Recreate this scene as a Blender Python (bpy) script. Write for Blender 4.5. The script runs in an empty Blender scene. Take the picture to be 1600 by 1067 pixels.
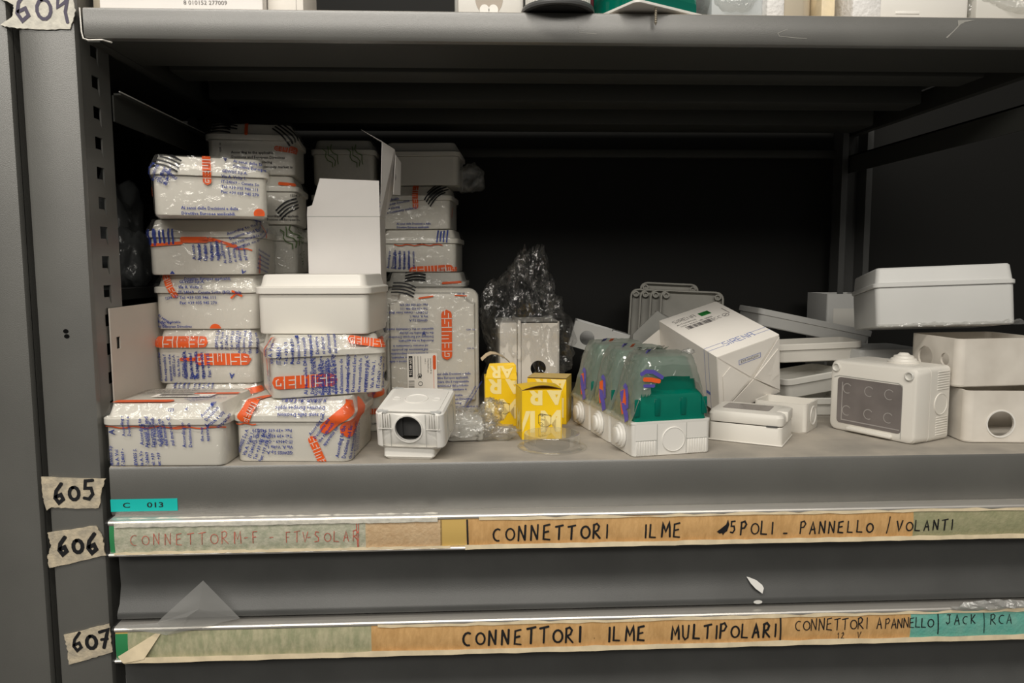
import bpy, bmesh, math, random
from mathutils import Vector, Matrix, noise, Euler

# ------------------------------------------------------------------ camera, world, light
S = bpy.context.scene
COL = S.collection
cam_d = bpy.data.cameras.new('camera'); cam = bpy.data.objects.new('camera', cam_d); COL.objects.link(cam)
cam_d.sensor_fit = 'HORIZONTAL'; cam_d.sensor_width = 36; cam_d.lens = 26.704; cam_d.clip_start = 0.01
_R = Vector((0.9989185, -0.0463484, -0.0036850)); _U = Vector((0.0082780, 0.0992992, 0.9950232)); _V = Vector((0.0457518, 0.9939776, -0.0995755))
cam.matrix_world = Matrix(((_R.x, _U.x, -_V.x, 0.4446), (_R.y, _U.y, -_V.y, -0.9153), (_R.z, _U.z, -_V.z, 0.23915), (0, 0, 0, 1)))
S.camera = cam
S.view_settings.view_transform = 'Standard'; S.view_settings.look = 'None'
S.view_settings.exposure = 0.0; S.view_settings.gamma = 1.0; S.view_settings.use_curve_mapping = False
S.cycles.transparent_max_bounces = 24
S.cycles.max_bounces = 12

world = bpy.data.worlds.new('warehouse_light'); S.world = world; world.use_nodes = True
wn = world.node_tree.nodes; wl = world.node_tree.links
wg = wn.new('ShaderNodeTexCoord'); wsx = wn.new('ShaderNodeSeparateXYZ'); wr = wn.new('ShaderNodeValToRGB')
wl.new(wg.outputs['Generated'], wsx.inputs[0])
wmap = wn.new('ShaderNodeMapRange'); wmap.inputs[1].default_value = -1; wmap.inputs[2].default_value = 1
wl.new(wsx.outputs['Z'], wmap.inputs[0]); wl.new(wmap.outputs[0], wr.inputs[0])
wr.color_ramp.elements[0].position = 0.0; wr.color_ramp.elements[0].color = (0.150, 0.137, 0.118, 1)
wr.color_ramp.elements[1].position = 1.0; wr.color_ramp.elements[1].color = (0.35, 0.34, 0.32, 1)
e = wr.color_ramp.elements.new(0.5); e.color = (0.115, 0.110, 0.100, 1)
wl.new(wr.outputs[0], wn['Background'].inputs[0]); wn['Background'].inputs[1].default_value = 0.8

def area(name, loc, target, sx, sy, watts, color):
    d = bpy.data.lights.new(name, 'AREA'); d.shape = 'RECTANGLE'; d.size = sx; d.size_y = sy; d.energy = watts; d.color = color
    o = bpy.data.objects.new(name, d); COL.objects.link(o); o.location = loc
    o.rotation_euler = (Vector(target) - Vector(loc)).to_track_quat('-Z', 'Y').to_euler()
    return o
area('ceiling_lamp_light', (-0.05, -2.6, 1.50), (0.35, 0.1, 0.25), 3.6, 0.5, 53, (1.0, 0.945, 0.855))
area('aisle_lamp_light', (0.0, -1.35, 2.25), (0.4, 0.05, 0.1), 2.2, 0.25, 40, (1.0, 0.945, 0.855))

# ------------------------------------------------------------------ materials
def nd(nt, t, **kw):
    n = nt.nodes.new(t)
    for k, v in kw.items(): setattr(n, k, v)
    return n

def mat(name, col, rough=0.5, metal=0.0, spec=0.5, var=0.0, vscale=30.0, bump=0.0, bscale=200.0, trans=0.0, ior=1.45, col2=None, stretch=None, detail=4):
    m = bpy.data.materials.new(name); m.use_nodes = True; nt = m.node_tree; b = nt.nodes['Principled BSDF']
    b.inputs['Base Color'].default_value = (*col, 1); b.inputs['Roughness'].default_value = rough
    b.inputs['Metallic'].default_value = metal; b.inputs['Specular IOR Level'].default_value = spec
    b.inputs['Transmission Weight'].default_value = trans; b.inputs['IOR'].default_value = ior
    tc = nd(nt, 'ShaderNodeTexCoord'); src = tc.outputs['Object']
    if stretch:
        mp = nd(nt, 'ShaderNodeMapping'); mp.inputs['Scale'].default_value = stretch; nt.links.new(src, mp.inputs[0]); src = mp.outputs[0]
    if var > 0 or col2:
        n = nd(nt, 'ShaderNodeTexNoise'); n.inputs['Scale'].default_value = vscale; n.inputs['Detail'].default_value = detail
        nt.links.new(src, n.inputs['Vector'])
        r = nd(nt, 'ShaderNodeValToRGB'); nt.links.new(n.outputs['Fac'], r.inputs[0])
        c2 = col2 or tuple(max(0, c * (1 - var)) for c in col); c1 = col if col2 else tuple(min(1, c * (1 + var * .6)) for c in col)
        r.color_ramp.elements[0].position = .35; r.color_ramp.elements[0].color = (*c2, 1)
        r.color_ramp.elements[1].position = .65; r.color_ramp.elements[1].color = (*c1, 1)
        nt.links.new(r.outputs[0], b.inputs['Base Color'])
    if bump > 0:
        n = nd(nt, 'ShaderNodeTexNoise'); n.inputs['Scale'].default_value = bscale; n.inputs['Detail'].default_value = 3
        nt.links.new(src, n.inputs['Vector'])
        bp = nd(nt, 'ShaderNodeBump'); bp.inputs['Strength'].default_value = bump; bp.inputs['Distance'].default_value = 0.002
        nt.links.new(n.outputs['Fac'], bp.inputs['Height']); nt.links.new(bp.outputs[0], b.inputs['Normal'])
    return m

def film_mat(name, tint=(0.97, 0.97, 0.96), gloss=0.10, haze=0.04, rough=0.12, bump=0.6, scale=60.0, hazecol=(0.8, 0.8, 0.78), gcol=(1, 1, 1), streak=None):
    m = bpy.data.materials.new(name); m.use_nodes = True; nt = m.node_tree; nt.nodes.remove(nt.nodes['Principled BSDF'])
    out = nt.nodes['Material Output']; L = nt.links.new
    tr = nd(nt, 'ShaderNodeBsdfTransparent'); tr.inputs[0].default_value = (*tint, 1)
    gl = nd(nt, 'ShaderNodeBsdfGlossy'); gl.inputs['Roughness'].default_value = rough; gl.inputs[0].default_value = (*gcol, 1)
    df = nd(nt, 'ShaderNodeBsdfDiffuse'); df.inputs[0].default_value = (*hazecol, 1)
    tl = nd(nt, 'ShaderNodeBsdfTranslucent'); tl.inputs[0].default_value = (*hazecol, 1)
    tc = nd(nt, 'ShaderNodeTexCoord'); src = tc.outputs['Object']
    if streak:
        mp = nd(nt, 'ShaderNodeMapping'); mp.inputs['Scale'].default_value = streak; L(src, mp.inputs[0]); src = mp.outputs[0]
    n = nd(nt, 'ShaderNodeTexNoise'); n.inputs['Scale'].default_value = scale; n.inputs['Detail'].default_value = 2.5; n.inputs['Distortion'].default_value = 1.2
    L(src, n.inputs['Vector'])
    bp = nd(nt, 'ShaderNodeBump'); bp.inputs['Strength'].default_value = bump; bp.inputs['Distance'].default_value = 0.004
    L(n.outputs['Fac'], bp.inputs['Height'])
    L(bp.outputs[0], gl.inputs['Normal'])
    lw = nd(nt, 'ShaderNodeLayerWeight'); lw.inputs[0].default_value = 0.25
    mr = nd(nt, 'ShaderNodeMapRange'); mr.inputs[1].default_value = 0; mr.inputs[2].default_value = 1; mr.inputs[3].default_value = gloss; mr.inputs[4].default_value = min(1, gloss * 3.5)
    L(lw.outputs['Facing'], mr.inputs[0])
    a = nd(nt, 'ShaderNodeAddShader'); hz = nd(nt, 'ShaderNodeMixShader'); hz.inputs[0].default_value = .5
    L(df.outputs[0], hz.inputs[1]); L(tl.outputs[0], hz.inputs[2])
    m1 = nd(nt, 'ShaderNodeMixShader'); m1.inputs[0].default_value = haze; L(tr.outputs[0], m1.inputs[1]); L(hz.outputs[0], m1.inputs[2])
    m2 = nd(nt, 'ShaderNodeMixShader'); L(mr.outputs[0], m2.inputs[0]); L(m1.outputs[0], m2.inputs[1]); L(gl.outputs[0], m2.inputs[2])
    L(m2.outputs[0], out.inputs[0])
    return m

STEEL = mat('grey_painted_steel', (0.105, 0.104, 0.095), .40, ior=1.75, spec=.80, var=.10, vscale=9, bump=.10, bscale=900)
STEELD = mat('dark_grey_painted_steel', (0.070, 0.071, 0.069), .40, spec=.6, var=.12, vscale=12, bump=.08, bscale=900)
SHELF_IN = mat('dusty_shelf_steel', (0.40, 0.360, 0.305), .7, col2=(0.285, 0.262, 0.228), vscale=14, bump=.12, bscale=500, detail=8)
BLACKP = mat('shade_black_panel', (0.009, 0.009, 0.0082), .6, spec=.25)  # near-black colour stands in for the shade deep inside the bay
UNDER = mat('shade_darkened_steel', (0.050, 0.051, 0.046), .55, spec=.3)  # same grey paint as the shelf, with shade put into its colour
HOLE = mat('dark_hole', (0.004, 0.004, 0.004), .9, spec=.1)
ALU = mat('brushed_aluminium', (0.78, 0.75, 0.70), .38, metal=.75, var=.08, vscale=40, stretch=(.3, 8, 8))
ABS = mat('cream_white_plastic', (0.745, 0.715, 0.655), .34, spec=.5, var=.025, vscale=8)
WHT = mat('white_plastic', (0.80, 0.78, 0.735), .38, var=.02, vscale=10)
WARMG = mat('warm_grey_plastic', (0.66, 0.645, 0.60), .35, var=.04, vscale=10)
GREYP = mat('light_grey_plastic', (0.56, 0.56, 0.545), .36, var=.04, vscale=10)
WARMH = mat('pale_warm_plastic', (0.78, 0.74, 0.67), .36, var=.03, vscale=10)
GREYD = mat('dusty_grey_plastic', (0.40, 0.40, 0.375), .5, var=.12, vscale=16)
LIDG = mat('dusty_shaded_olive_plastic', (0.27, 0.262, 0.232), .5, var=.15, vscale=16)  # olive grey deepened to imitate the shading from neighbouring lids
DIRTY = mat('smudged_grey_plastic', (0.76, 0.715, 0.645), .42, col2=(0.63, 0.585, 0.52), vscale=17, detail=3)
CARD = mat('white_cardboard', (0.88, 0.84, 0.78), .65, var=.03, vscale=20)
CARDW = mat('glossy_white_card', (0.82, 0.79, 0.765), .55, var=.02, vscale=20)
CARDIN = mat('brown_card_inside', (0.62, 0.49, 0.32), .8, var=.1, vscale=60)
PLATE = mat('beige_plate', (0.66, 0.60, 0.53), .5, var=.05, vscale=9)
ORANGE = mat('orange_print', (0.80, 0.115, 0.022), .4, var=.06, vscale=60)
BLUE = mat('blue_print', (0.030, 0.055, 0.29), .45, var=.15, vscale=90)
VIOLET = mat('violet_print', (0.10, 0.08, 0.36), .4)
BLACK = mat('black_ink', (0.012, 0.012, 0.014), .5)
GREYINK = mat('grey_ink', (0.16, 0.15, 0.15), .6)
PURPINK = mat('faded_purple_ink', (0.085, 0.075, 0.115), .6)
REDPENCIL = mat('red_pencil', (0.55, 0.13, 0.09), .7, var=.4, vscale=300)
GREENINK = mat('green_print', (0.12, 0.20, 0.07), .6)
BLUELINE = mat('thin_blue_print', (0.13, 0.20, 0.55), .5)
YEL = mat('yellow_card', (0.93, 0.60, 0.008), .42, var=.04, vscale=15)
YELP = mat('pale_yellow_print', (0.92, 0.76, 0.32), .45)
YELIN = mat('yellow_brown_card', (0.66, 0.47, 0.16), .7)
TAPE = mat('masking_tape', (0.62, 0.53, 0.385), .7, col2=(0.42, 0.37, 0.285), vscale=120, bump=.35, bscale=350, detail=5)
TAPEW = mat('pale_masking_tape', (0.72, 0.69, 0.60), .6, col2=(0.55, 0.53, 0.47), vscale=110, bump=.3, bscale=300, detail=5)
TURQ = mat('turquoise_label', (0.012, 0.50, 0.46), .35)
TAN = mat('tan_paper_under_tape', (0.69, 0.42, 0.18), .30, col2=(0.57, 0.335, 0.135), vscale=140, bump=.4, bscale=330, stretch=(1, 1, .35), detail=4)
TANP = mat('pale_tan_paper_under_tape', (0.62, 0.45, 0.27), .45, col2=(0.54, 0.37, 0.21), vscale=140, bump=.4, bscale=300)
SAGE = mat('sage_paper_under_tape', (0.50, 0.47, 0.31), .40, col2=(0.34, 0.35, 0.215), vscale=150, bump=.5, bscale=330, stretch=(1, 1, .35), detail=4)
SAGEW = mat('frosted_sage_paper', (0.54, 0.52, 0.41), .50, col2=(0.36, 0.375, 0.275), vscale=110, bump=.4, bscale=330)
OLIVE = mat('olive_paper_under_tape', (0.38, 0.36, 0.22), .40, col2=(0.31, 0.31, 0.18), vscale=90, bump=.4, bscale=250)
OCHRE = mat('ochre_paper', (0.62, 0.42, 0.13), .4)
TEAL = mat('teal_paper_under_tape', (0.14, 0.44, 0.37), .35, col2=(0.20, 0.48, 0.40), vscale=60, bump=.4, bscale=300)
GREENC = mat('green_card', (0.03, 0.24, 0.085), .5)
CREAM = mat('cream_paper_edge', (0.84, 0.71, 0.49), .45, var=.12, vscale=60)
LENS = mat('green_lens', (0.0, 0.20, 0.135), .07, spec=.7, trans=.25, var=.10, vscale=25)
LENSH = mat('green_lens_rib', (0.0, 0.135, 0.095), .15, trans=.1)
GRNLED = mat('green_square', (0.02, 0.21, 0.04), .5, var=.5, vscale=80)
SMOKE = mat('smoky_window', (0.175, 0.155, 0.148), .14, spec=.6, var=.12, vscale=30)
SMOKEL = mat('pale_smoke_print', (0.36, 0.335, 0.32), .3)
BLKRUB = mat('black_rubber', (0.018, 0.018, 0.018), .5)
BLKPL = mat('grey_black_plastic', (0.075, 0.075, 0.075), .4)
WINE = mat('dark_red_plastic', (0.13, 0.008, 0.018), .4)
BLUGRY = mat('blue_grey_plastic', (0.50, 0.53, 0.54), .4)
BEIGE = mat('beige_plastic', (0.52, 0.46, 0.36), .5)
FOAM = mat('white_foam_sheet', (0.80, 0.79, 0.78), .5, bump=.8, bscale=160)
TAUPE = mat('taupe_print', (0.42, 0.36, 0.30), .5)
SCREWM = mat('brass_screw', (0.62, 0.56, 0.45), .35, metal=.9)
CHIP_GLINT = mat('white_chip_and_glint', (0.72, 0.71, 0.68), .6)  # bare paint chips, and the imitated light on the tie bar edge
PALECHIP = mat('pale_scuff', (0.30, 0.295, 0.27), .6)
FILM = film_mat('shrink_film', gloss=.060, haze=.02, rough=.13, bump=.85, scale=60)
FILM2 = film_mat('loose_crumpled_film', tint=(.93, .93, .92), gloss=.10, haze=.16, rough=.16, bump=1.0, scale=75)
BAG = film_mat('thin_clear_bag', tint=(.93, .93, .93), gloss=.065, haze=.012, rough=.10, bump=1.0, scale=60)
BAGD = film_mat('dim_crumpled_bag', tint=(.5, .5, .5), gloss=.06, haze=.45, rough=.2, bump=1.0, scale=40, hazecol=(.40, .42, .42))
TENT = film_mat('milky_shrink_film', tint=(.90, .93, .91), gloss=.070, haze=.50, rough=.12, bump=.8, scale=45, hazecol=(.52, .53, .47))
FILMW = film_mat('whitened_torn_film', tint=(.9, .9, .9), gloss=.12, haze=.55, rough=.2, bump=1.0, scale=90)
CLEARP = film_mat('clear_rigid_plastic', tint=(.95, .95, .94), gloss=.13, haze=.10, rough=.05, bump=.05, scale=10)
SLEEVE = film_mat('clear_label_sleeve', tint=(.86, .86, .85), gloss=.09, haze=.34, rough=.15, bump=.5, scale=22)

# ------------------------------------------------------------------ mesh builder
def rr(w, d, r, z, n=4, cx=0, cy=0):
    r = min(r, w / 2 - 1e-5, d / 2 - 1e-5); out = []
    for (sx, sy, a0) in ((1, -1, -90), (1, 1, 0), (-1, 1, 90), (-1, -1, 180)):
        for k in range(n + 1):
            a = math.radians(a0 + 90 * k / n)
            out.append(Vector((cx + sx * (w / 2 - r) + r * math.cos(a), cy + sy * (d / 2 - r) + r * math.sin(a), z)))
    return out

class MB:
    def __init__(s): s.v = []; s.f = []; s.m = []
    def add(s, vs, fs, mi=0, M=None):
        b = len(s.v)
        s.v += [(M @ Vector(p)) if M else Vector(p) for p in vs]
        for f in fs: s.f.append([b + i for i in f]); s.m.append(mi)
        return s
    def loft(s, loops, mi=0, caps=(True, True), M=None, closed=True):
        n = len(loops[0]); vs = [p for l in loops for p in l]; fs = []
        for k in range(len(loops) - 1):
            for i in range(n if closed else n - 1):
                j = (i + 1) % n; fs.append([k * n + i, k * n + j, (k + 1) * n + j, (k + 1) * n + i])
        if caps[0]: fs.append(list(range(n))[::-1])
        if caps[1]: fs.append([(len(loops) - 1) * n + i for i in range(n)])
        return s.add(vs, fs, mi, M)
    def box(s, x0, x1, y0, y1, z0, z1, mi=0, b=0.0, M=None):
        if b <= 0:
            vs = [(x, y, z) for z in (z0, z1) for (x, y) in ((x0, y0), (x1, y0), (x1, y1), (x0, y1))]
            return s.add(vs, [[3, 2, 1, 0], [4, 5, 6, 7], [0, 1, 5, 4], [1, 2, 6, 5], [2, 3, 7, 6], [3, 0, 4, 7]], mi, M)
        cx, cy, w, d = (x0 + x1) / 2, (y0 + y1) / 2, x1 - x0, y1 - y0
        L = [rr(w - 2 * b, d - 2 * b, b, z0, 2, cx, cy), rr(w - .6 * b, d - .6 * b, b, z0 + .3 * b, 2, cx, cy), rr(w, d, b, z0 + b, 2, cx, cy),
             rr(w, d, b, z1 - b, 2, cx, cy), rr(w - .6 * b, d - .6 * b, b, z1 - .3 * b, 2, cx, cy), rr(w - 2 * b, d - 2 * b, b, z1, 2, cx, cy)]
        return s.loft(L, mi, M=M)
    def lathe(s, prof, n=32, mi=0, M=None, caps=(False, False)):
        L = [[Vector((r * math.cos(2 * math.pi * i / n), r * math.sin(2 * math.pi * i / n), z)) for i in range(n)] for r, z in prof]
        return s.loft(L, mi, caps, M)
    def tube(s, path, r, mi=0, n=8, M=None):
        L = []; path = [Vector(p) for p in path]
        for i, p in enumerate(path):
            t = (path[min(i + 1, len(path) - 1)] - path[max(i - 1, 0)]).normalized()
            a = t.cross(Vector((0, 0, 1)));
            if a.length < .05: a = t.cross(Vector((1, 0, 0)))
            a.normalize(); b = t.cross(a)
            L.append([p + r * (math.cos(2 * math.pi * k / n) * a + math.sin(2 * math.pi * k / n) * b) for k in range(n)])
        return s.loft(L, mi, M=M)
    def extrude(s, poly, x0, x1, mi=0, axis='X', M=None, seg=1):      # poly in the two other axes
        L = []
        for k in range(seg + 1):
            x = x0 + (x1 - x0) * k / seg
            L.append([Vector((x, a, b)) if axis == 'X' else (Vector((a, x, b)) if axis == 'Y' else Vector((a, b, x))) for a, b in poly])
        return s.loft(L, mi, M=M)
    def ribbon(s, pts, w, mi=0, f=None, caps=True):                    # flat mitred stroke in 2D, f maps (u,v)->3D
        f = f or (lambda u, v: Vector((u, v, 0)))
        P = [pts[0]]
        for q in pts[1:]:
            l = math.hypot(q[0] - P[-1][0], q[1] - P[-1][1])
            if l < 1e-7: continue
            k = max(1, min(10, int(l / .006)))
            a = P[-1]; P += [(a[0] + (q[0] - a[0]) * i / k, a[1] + (q[1] - a[1]) * i / k) for i in range(1, k + 1)]
        if len(P) < 2: return s
        def dirn(a, b):
            l = math.hypot(b[0] - a[0], b[1] - a[1]) or 1; return ((b[0] - a[0]) / l, (b[1] - a[1]) / l)
        D = [dirn(P[i], P[i + 1]) for i in range(len(P) - 1)]; rows = []
        if caps: d = D[0]; rows.append((P[0][0] - d[0] * w * .32, P[0][1] - d[1] * w * .32, -d[1], d[0], w * .28))
        for i, p in enumerate(P):
            a, b_ = D[max(0, i - 1)], D[min(len(D) - 1, i)]; tx, ty = a[0] + b_[0], a[1] + b_[1]; l = math.hypot(tx, ty)
            if l < .25: tx, ty = b_; l = 1
            tx /= l; ty /= l; c = max(.6, abs(tx * b_[0] + ty * b_[1])); rows.append((p[0], p[1], -ty, tx, w / 2 / c))
        if caps: d = D[-1]; rows.append((P[-1][0] + d[0] * w * .32, P[-1][1] + d[1] * w * .32, -d[1], d[0], w * .28))
        s._k = getattr(s, '_k', 0) + 1
        m = rows[len(rows) // 2]; e = 1e-4
        n = (f(m[0] + e, m[1]) - f(m[0], m[1])).cross(f(m[0], m[1] + e) - f(m[0], m[1]))
        n = n.normalized() * (1.5e-5 * (s._k % 7)) if n.length > 0 else n
        if n.dot(Vector((0, -1, .3))) < 0 and abs(n.x) < abs(n.y) + abs(n.z): n = -n
        vs = []
        for (x, y, nx, ny, h) in rows: vs += [f(x + nx * h, y + ny * h) + n, f(x - nx * h, y - ny * h) + n]
        s.add(vs, [[2 * i, 2 * i + 1, 2 * i + 3, 2 * i + 2] for i in range(len(rows) - 1)], mi)
        return s
    def build(s, name, mats, parent=None, smooth=30, loc=None, rot=None):
        me = bpy.data.meshes.new(name); me.from_pydata([tuple(p) for p in s.v], [], s.f); me.update()
        for m in (mats if isinstance(mats, (list, tuple)) else [mats]): me.materials.append(m)
        me.polygons.foreach_set('material_index', s.m)
        bm = bmesh.new(); bm.from_mesh(me); bmesh.ops.recalc_face_normals(bm, faces=bm.faces); bm.to_mesh(me); bm.free()
        if smooth:
            me.polygons.foreach_set('use_smooth', [True] * len(me.polygons)); me.set_sharp_from_angle(angle=math.radians(smooth))
        me.update()
        o = bpy.data.objects.new(name, me); COL.objects.link(o)
        if parent: o.parent = parent
        if loc: o.location = loc
        if rot: o.rotation_euler = rot
        return o

def tag(o, label, cat, group=None, kind=None):
    if label: o['label'] = label
    if cat: o['category'] = cat
    if group: o['group'] = group
    if kind: o['kind'] = kind
    return o
def thing(name, loc, rot, label, cat, group=None):
    o = bpy.data.objects.new(name, None); o.empty_display_size = .02; COL.objects.link(o)
    o.location = loc; o.rotation_euler = [math.radians(a) for a in (rot if isinstance(rot, (tuple, list)) else (0, 0, rot))]
    return tag(o, label, cat, group)

def plate(outer, holes, t):
    """flat plate in XY with holes, thickness t in Z, as (verts, faces)"""
    c = bpy.data.curves.new('tmp', 'CURVE'); c.dimensions = '2D'; c.fill_mode = 'BOTH'; c.extrude = t / 2
    for poly in [outer] + holes:
        sp = c.splines.new('POLY'); sp.points.add(len(poly) - 1); sp.use_cyclic_u = True
        for p, q in zip(sp.points, poly): p.co = (q[0], q[1], 0, 1)
    o = bpy.data.objects.new('tmp', c); me = bpy.data.meshes.new_from_object(o)
    vs = [v.co.copy() for v in me.vertices]; fs = [list(p.vertices) for p in me.polygons]
    bpy.data.objects.remove(o); bpy.data.curves.remove(c); bpy.data.meshes.remove(me)
    return vs, fs
def circ(cx, cy, r, n=28): return [(cx + r * math.cos(2 * math.pi * i / n), cy + r * math.sin(2 * math.pi * i / n)) for i in range(n)]

_tc = {}
def text2d(lines, size=1.0, res=1, bold=0.0, spacing=1.25, align='LEFT'):
    key = (tuple(lines), res, bold, spacing, align)
    if key not in _tc:
        c = bpy.data.curves.new('tmp', 'FONT'); c.body = '\n'.join(lines); c.size = 1; c.resolution_u = res; c.offset = bold; c.space_line = spacing; c.align_x = align
        o = bpy.data.objects.new('tmp', c); me = bpy.data.meshes.new_from_object(o)
        vs = [(v.co.x, v.co.y) for v in me.vertices]; fs = [list(p.vertices) for p in me.polygons]
        bpy.data.objects.remove(o); bpy.data.curves.remove(c); bpy.data.meshes.remove(me)
        x = [v[0] for v in vs]; y = [v[1] for v in vs]; cx, cy = (min(x) + max(x)) / 2, (min(y) + max(y)) / 2
        _tc[key] = ([(a - cx, b - cy) for a, b in vs], fs)
    vs, fs = _tc[key]
    return [(a * size, b * size) for a, b in vs], fs

# stroke alphabet for the hand-written signs (unit cell, y up)
def arc(cx, cy, rx, ry, a0, a1, n=8): return [(cx + rx * math.cos(math.radians(a0 + (a1 - a0) * i / n)), cy + ry * math.sin(math.radians(a0 + (a1 - a0) * i / n))) for i in range(n + 1)]
HW = {
 'C': [arc(.38, .42, .36, .40, 62, 285)], 'O': [arc(.36, .42, .34, .38, 100, 470, 14)],
 'N': [[(0, 0), (.06, .95)], [(.06, .95), (.5, .05)], [(.5, .05), (.56, 1)]], 'E': [[(.5, .98), (.06, .9), (0, .05), (.5, .0)], [(.03, .48), (.4, .55)]],
 'T': [[(.25, 0), (.3, .95)], [(-.02, .9), (.62, 1.0)]], 'R': [[(0, 0), (.05, .95)], [(.0, .9), (.3, 1.0), (.48, .82), (.36, .55), (.06, .45)], [(.1, .45), (.55, .0)]],
 'I': [[(.1, 0), (.13, .95)]], 'L': [[(.05, .98), (.0, .05), (.5, .02)]], 'M': [[(0, 0), (.08, .95), (.32, .35), (.62, 1.0), (.66, 0)]],
 'P': [[(0, 0), (.06, .95)], [(.02, .9), (.36, 1.0), (.5, .78), (.32, .52), (.04, .48)]], 'A': [[(0, 0), (.3, .98), (.55, .0)], [(.1, .35), (.5, .4)]],
 'V': [[(0, .95), (.22, .02), (.6, 1.0)]], 'U': [[(0, .95), (.03, .25), (.2, .02), (.42, .15), (.5, .95)]], 'S': [[(.45, .9), (.15, .95), (.05, .7), (.4, .4), (.38, .08), (0, .03)]],
 'J': [[(.1, .95), (.5, .95)], [(.35, .95), (.36, .2), (.15, .02), (0, .2)]], 'G': [arc(.35, .45, .33, .43, 60, 300), [(.35, .42), (.58, .42), (.56, .05)]],
 'K': [[(.03, .0), (.05, 1)], [(.5, .95), (.08, .45), (.52, .02)]], 'B': [[(0, 0), (.03, .95), (.35, .95), (.42, .72), (.05, .5), (.45, .4), (.45, .08), (0, 0)]], 'F': [[(.03, 0), (.05, .95), (.5, .98)], [(.04, .5), (.38, .52)]],
 '5': [[(.5, .95), (.12, .92), (.08, .55), (.38, .55), (.45, .25), (.25, .0), (0, .06)]], '6': [[(.4, .98), (.12, .6), (.05, .25), (.22, .0), (.44, .18), (.34, .42), (.08, .3)]],
 '0': [arc(.28, .4, .25, .34, 100, 470, 12)], '4': [[(.1, .95), (.04, .45), (.3, .62), (.52, .9)], [(.42, .8), (.3, .3), (.36, -.05)]], '7': [[(.0, .85), (.45, .98), (.2, .0)], [(.08, .45), (.42, .5)]],
 '1': [[(.0, .7), (.2, .98), (.2, 0)]], '2': [[(.02, .8), (.25, .98), (.42, .75), (.02, .03), (.5, .05)]], '/': [[(0, -.15), (.3, 1.1)]], '-': [[(.05, .45), (.4, .48)]], '_': [[(.0, .05), (.35, .05)]],
 '|': [[(.1, -.25), (.12, 1.25)]], '.': [[(.1, .02), (.13, .04)]], 'Z': [[(.0, .95), (.5, .98), (.02, .03), (.52, .05)]], ' ': [],
}
def handwrite(mb, text, x, y, h, w, f, mi=0, adv=.78, wid=.75, slope=0.0, seed=1, jit=.03):
    if isinstance(mb, Pen): return mb.one(lambda b: handwrite(b, text, x, y, h, w, f, 0, adv, wid, slope, seed, jit))
    R = random.Random(seed); cx = x
    for ch in text:
        g = HW.get(ch, [])
        dy = R.uniform(-jit, jit) * h; sc = h * R.uniform(.94, 1.06)
        for st in g: mb.ribbon([(cx + px * sc * wid, y + slope * (cx - x) + dy + py * sc) for px, py in st], w * R.uniform(.85, 1.15), mi, f)
        cx += (h * adv * wid * (1.0 if ch not in 'I.1|' else .45)) if ch != ' ' else h * .62
    return cx

class Pen:                                                                # every written word becomes an object of its own
    def __init__(s, parent, m, name='handwritten_word'): s.p, s.m, s.n = parent, m, name
    def one(s, fn, name=None):
        b = MB(); r = fn(b); b.build(name or s.n, s.m, s.p, smooth=0); return r
    def ribbon(s, pts, w, mi=0, f=None): return s.one(lambda b: b.ribbon(pts, w, 0, f), 'divider_stroke')
    def add(s, vs, fs, mi=0): return s.one(lambda b: b.add(vs, fs), 'crossed_out_mark')
    def build(s, *a, **k): pass
# ------------------------------------------------------------------ printed film decals
EN = ["According to the applicable", "Decisions and European Directives", "the responsible for placing", "apparatus on the Community market is"]
IT = ["Ai sensi delle Decisioni e delle", "Direttive Europee applicabili,", "si dichiara che il responsabile", "dell'immissione del prodotto", "sul mercato Comunitario \u00e8"]
AD = ["GEWISS S.p.A.", "Via A. Volta 1,", "IT-24069 - Cenate Sotto (BG) - Italy", "Tel: +39 035 946 111", "Fax: +39 035 945 270"]
BLK = {'E': EN, 'I': IT, 'A': AD, 'e': EN[:2], 'i': IT[:2], 'a': AD[:3], 's': ["1234 . 56"], 'm': [EN[2], EN[3]], 'v': ["A"]}

def logo2d(L=.080, H=.0165):
    """orange pill with thin pale letter cuts: returns list of (pts/strip,...) for pill and strokes"""
    r = H / 2; n = 26; pill = []
    for i in range(n + 1):
        x = -L / 2 + L * i / n; e = min(x + L / 2, L / 2 - x)
        hh = r if e > r else math.sqrt(max(0, r * r - (r - e) ** 2)); pill.append((x, hh))
    cw = [0, 1.05, 2.05, 3.4, 3.9, 4.95, 6.0]; W = L / 6; st = []
    X = lambda k, a: -L / 2 + W * (cw[k] + (cw[k + 1] - cw[k]) * a) if k < 6 else L / 2
    for k in range(1, 6): st.append([(X(k, 0), -r), (X(k, 0), r)])
    st += [[(X(0, .40), r * .40), (X(1, 0), r * .40)], [(X(0, .40), r * .40), (X(0, .40), -r * .42), (X(0, .72), -r * .42), (X(0, .72), -r * .05)]]      # G
    st += [[(X(1, .38), r * .36), (X(2, 0), r * .36)], [(X(1, .38), -r * .36), (X(2, 0), -r * .36)]]                                       # E
    st += [[(X(2, .36), r), (X(2, .36), -r * .4)], [(X(2, .66), r), (X(2, .66), -r * .4)]]                                                  # W
    for k in (4, 5): st += [[(X(k, .40), r * .36), (X(k + 1, 0), r * .36)], [(X(k, 0), -r * .36), (X(k, .62), -r * .36)]]                  # S S
    return pill, st

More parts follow.
